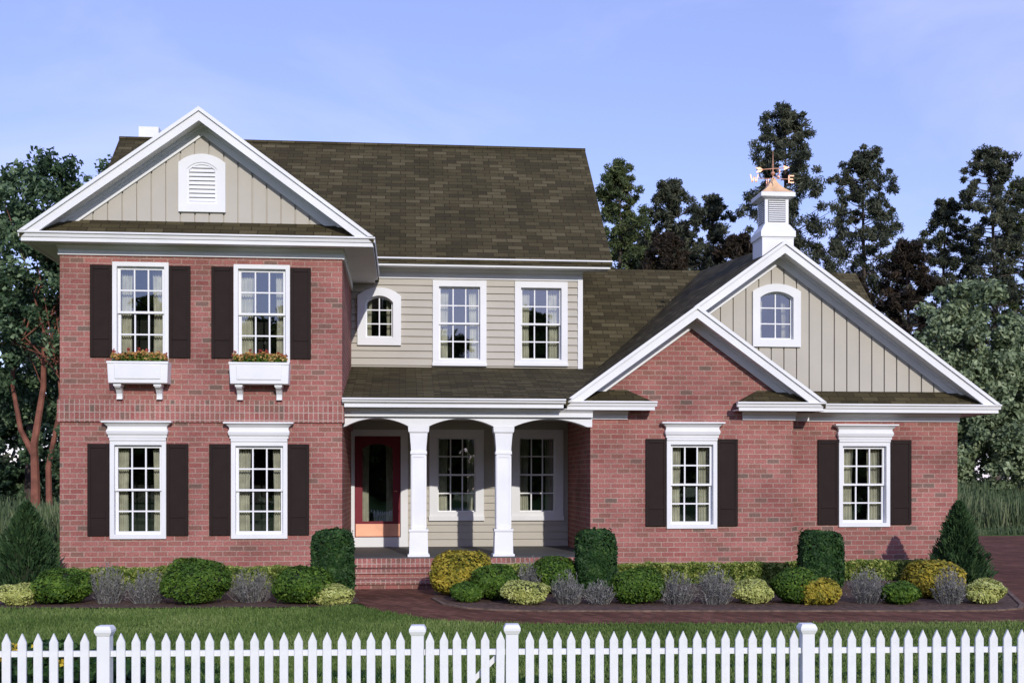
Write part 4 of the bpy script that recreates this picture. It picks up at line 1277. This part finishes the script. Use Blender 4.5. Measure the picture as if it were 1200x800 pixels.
PINES = [
 (11.6, 62, 18.6, 4.4, 'olive green pine just right of the tall main roof', 'pine_green', .12, 1.25),
 (13.2, 67, 16.6, 4.0, 'shorter pine half hidden between the first two pines beside the main roof', 'pine_green', .12, 1.1),
 (16.4, 68, 16.2, 3.8, 'shorter pine between the dark rounded pine and the slender one', 'pine', .12, 1.1),
 (22.0, 66, 15.8, 3.6, 'shorter pine between the tallest pine and the loose lone pine', 'pine', .15, 1.0),
 (14.7, 64, 18.3, 4.6, 'dark rounded pine beyond the low roof, second from the main roof', 'pine', .12, 1.4),
 (17.8, 66, 17.9, 3.6, 'slender grey green pine left of the tallest pine', 'pine', .15, 1.1),
 (19.7, 60, 21.2, 5.0, 'tallest pine, standing behind the cupola and weathervane', 'pine', .2, 1.15),
 (24.7, 62, 19.7, 4.6, 'tall loose pine standing alone right of the weathervane', 'pine', .2, 1.1),
 (30.6, 64, 17.6, 3.8, 'leftmost pine of the cluster at the right edge of the photo', 'pine', .2, 1.0),
 (32.6, 62, 19.9, 4.4, 'tallest pine of the cluster at the right edge of the photo', 'pine', .2, 1.05),
 (35.2, 63, 18.6, 4.4, 'rightmost pine, cut by the right edge of the photo', 'pine_green', .2, 1.05)]
for i, (x, y, h, w, lab, mat, z0, dn) in enumerate(PINES):
    pine(x, y, h, w, lab, mat, z0, per=100, dens=dn, seed=i * 3 + 1)
for i, (x, y, h, w, lab) in enumerate([
 (24.45, 55, 13.2, 3.4, 'brownish black conifer right of the large white gable, the taller of two'),
 (22.2, 56, 11.6, 3.4, 'brownish black conifer right of the large white gable, the shorter of two'),
 (16.2, 57, 13.8, 4.0, 'very dark low conifer behind the left slope of the garage roof'),
 (12.9, 58, 14.0, 3.6, 'very dark low conifer behind the low roof beside the main roof')]):
    pine(x, y, h, w, lab, 'darkpine', .05, per=120, dens=1.3, seed=50 + i)
broadleaf(23.5, 47, 'bushy grey green tree in sunlight beyond the right house corner',
    [(-1.0, 0, 7.0, 1.5, 1.5, 2.8), (.3, -.2, 7.4, 1.5, 1.5, 2.6), (-1.2, -.3, 4.4, 2.0, 1.8, 2.8), (1.2, -.2, 4.6, 2.2, 1.8, 3.2), (0, -.6, 3.4, 2.7, 1.6, 2.2)],
    [([(0, 0, 0), (.05, 0, 1.5), (0, 0, 5)], [.22, .18, .08])], 'greybush', 'bark', nclump=300, per=120, lu=.060, lv=.085, crad=(.32, .62))
broadleaf(27.6, 50, 'bushy dark green tree at the right edge of the photo below the pines',
    [(-.6, 0, 5.6, 1.9, 1.6, 3.0), (.6, 0, 4.0, 2.6, 1.6, 2.8)],
    [([(0, 0, 0), (.05, 0, 1.5), (0, 0, 5)], [.22, .18, .08])], 'greybush', 'bark', nclump=170, per=110, lu=.070, lv=.10, crad=(.4, .7))

# trees across the road behind the camera: the windows mirror them
far = broadleaf(-30, -54, 'leafy tree across the road, mirrored in the window glass',
    [(0, 0, 8.5, 3.6, 3.0, 4.6), (0, 0, 2.4, 3.8, 2.6, 2.4), (1.6, 0, 12.0, 2.2, 2.0, 2.6), (-1.8, 0, 5.0, 2.8, 2.4, 3.0)],
    [([(0, 0, 0), (.1, 0, 3), (.0, 0, 8)], [.3, .24, .1])], 'sunlit_leaf', 'bark', nclump=210, per=60, lu=.22, lv=.30, crad=(.8, 1.4))
far['group'] = 'trees across the road behind the camera'
for i in range(1, 15):
    c = far.copy(); COL.objects.link(c)
    c.location = (-30 + 5.6 * i + RNG.uniform(-1.5, 1.5), -54 - RNG.uniform(0, 9), 0); c.rotation_euler.z = RNG.uniform(0, 6); c.scale = [RNG.uniform(.95, 1.4)] * 3
    for ch in far.children:
        d = ch.copy(); COL.objects.link(d); d.parent = c

# far edge of the woods all along the horizon
k = 520
wx = RNG.uniform(-150, 190, k); wz = RNG.random(k) ** .8
wh = 7.5 + 2.2 * np.sin(wx * .09) + 1.5 * np.sin(wx * .31 + 1)
CW = np.stack([wx, 118 + RNG.uniform(-6, 6, k), wz * wh], 1)
tag(link('distant_woods', clumps_to_quads('distant_woods', CW, RNG.uniform(1.6, 3.0, k), 90, M['pine'], .24, .34, up=.3)), 'far dark edge of the woods along the horizon', 'woods', kind='stuff')
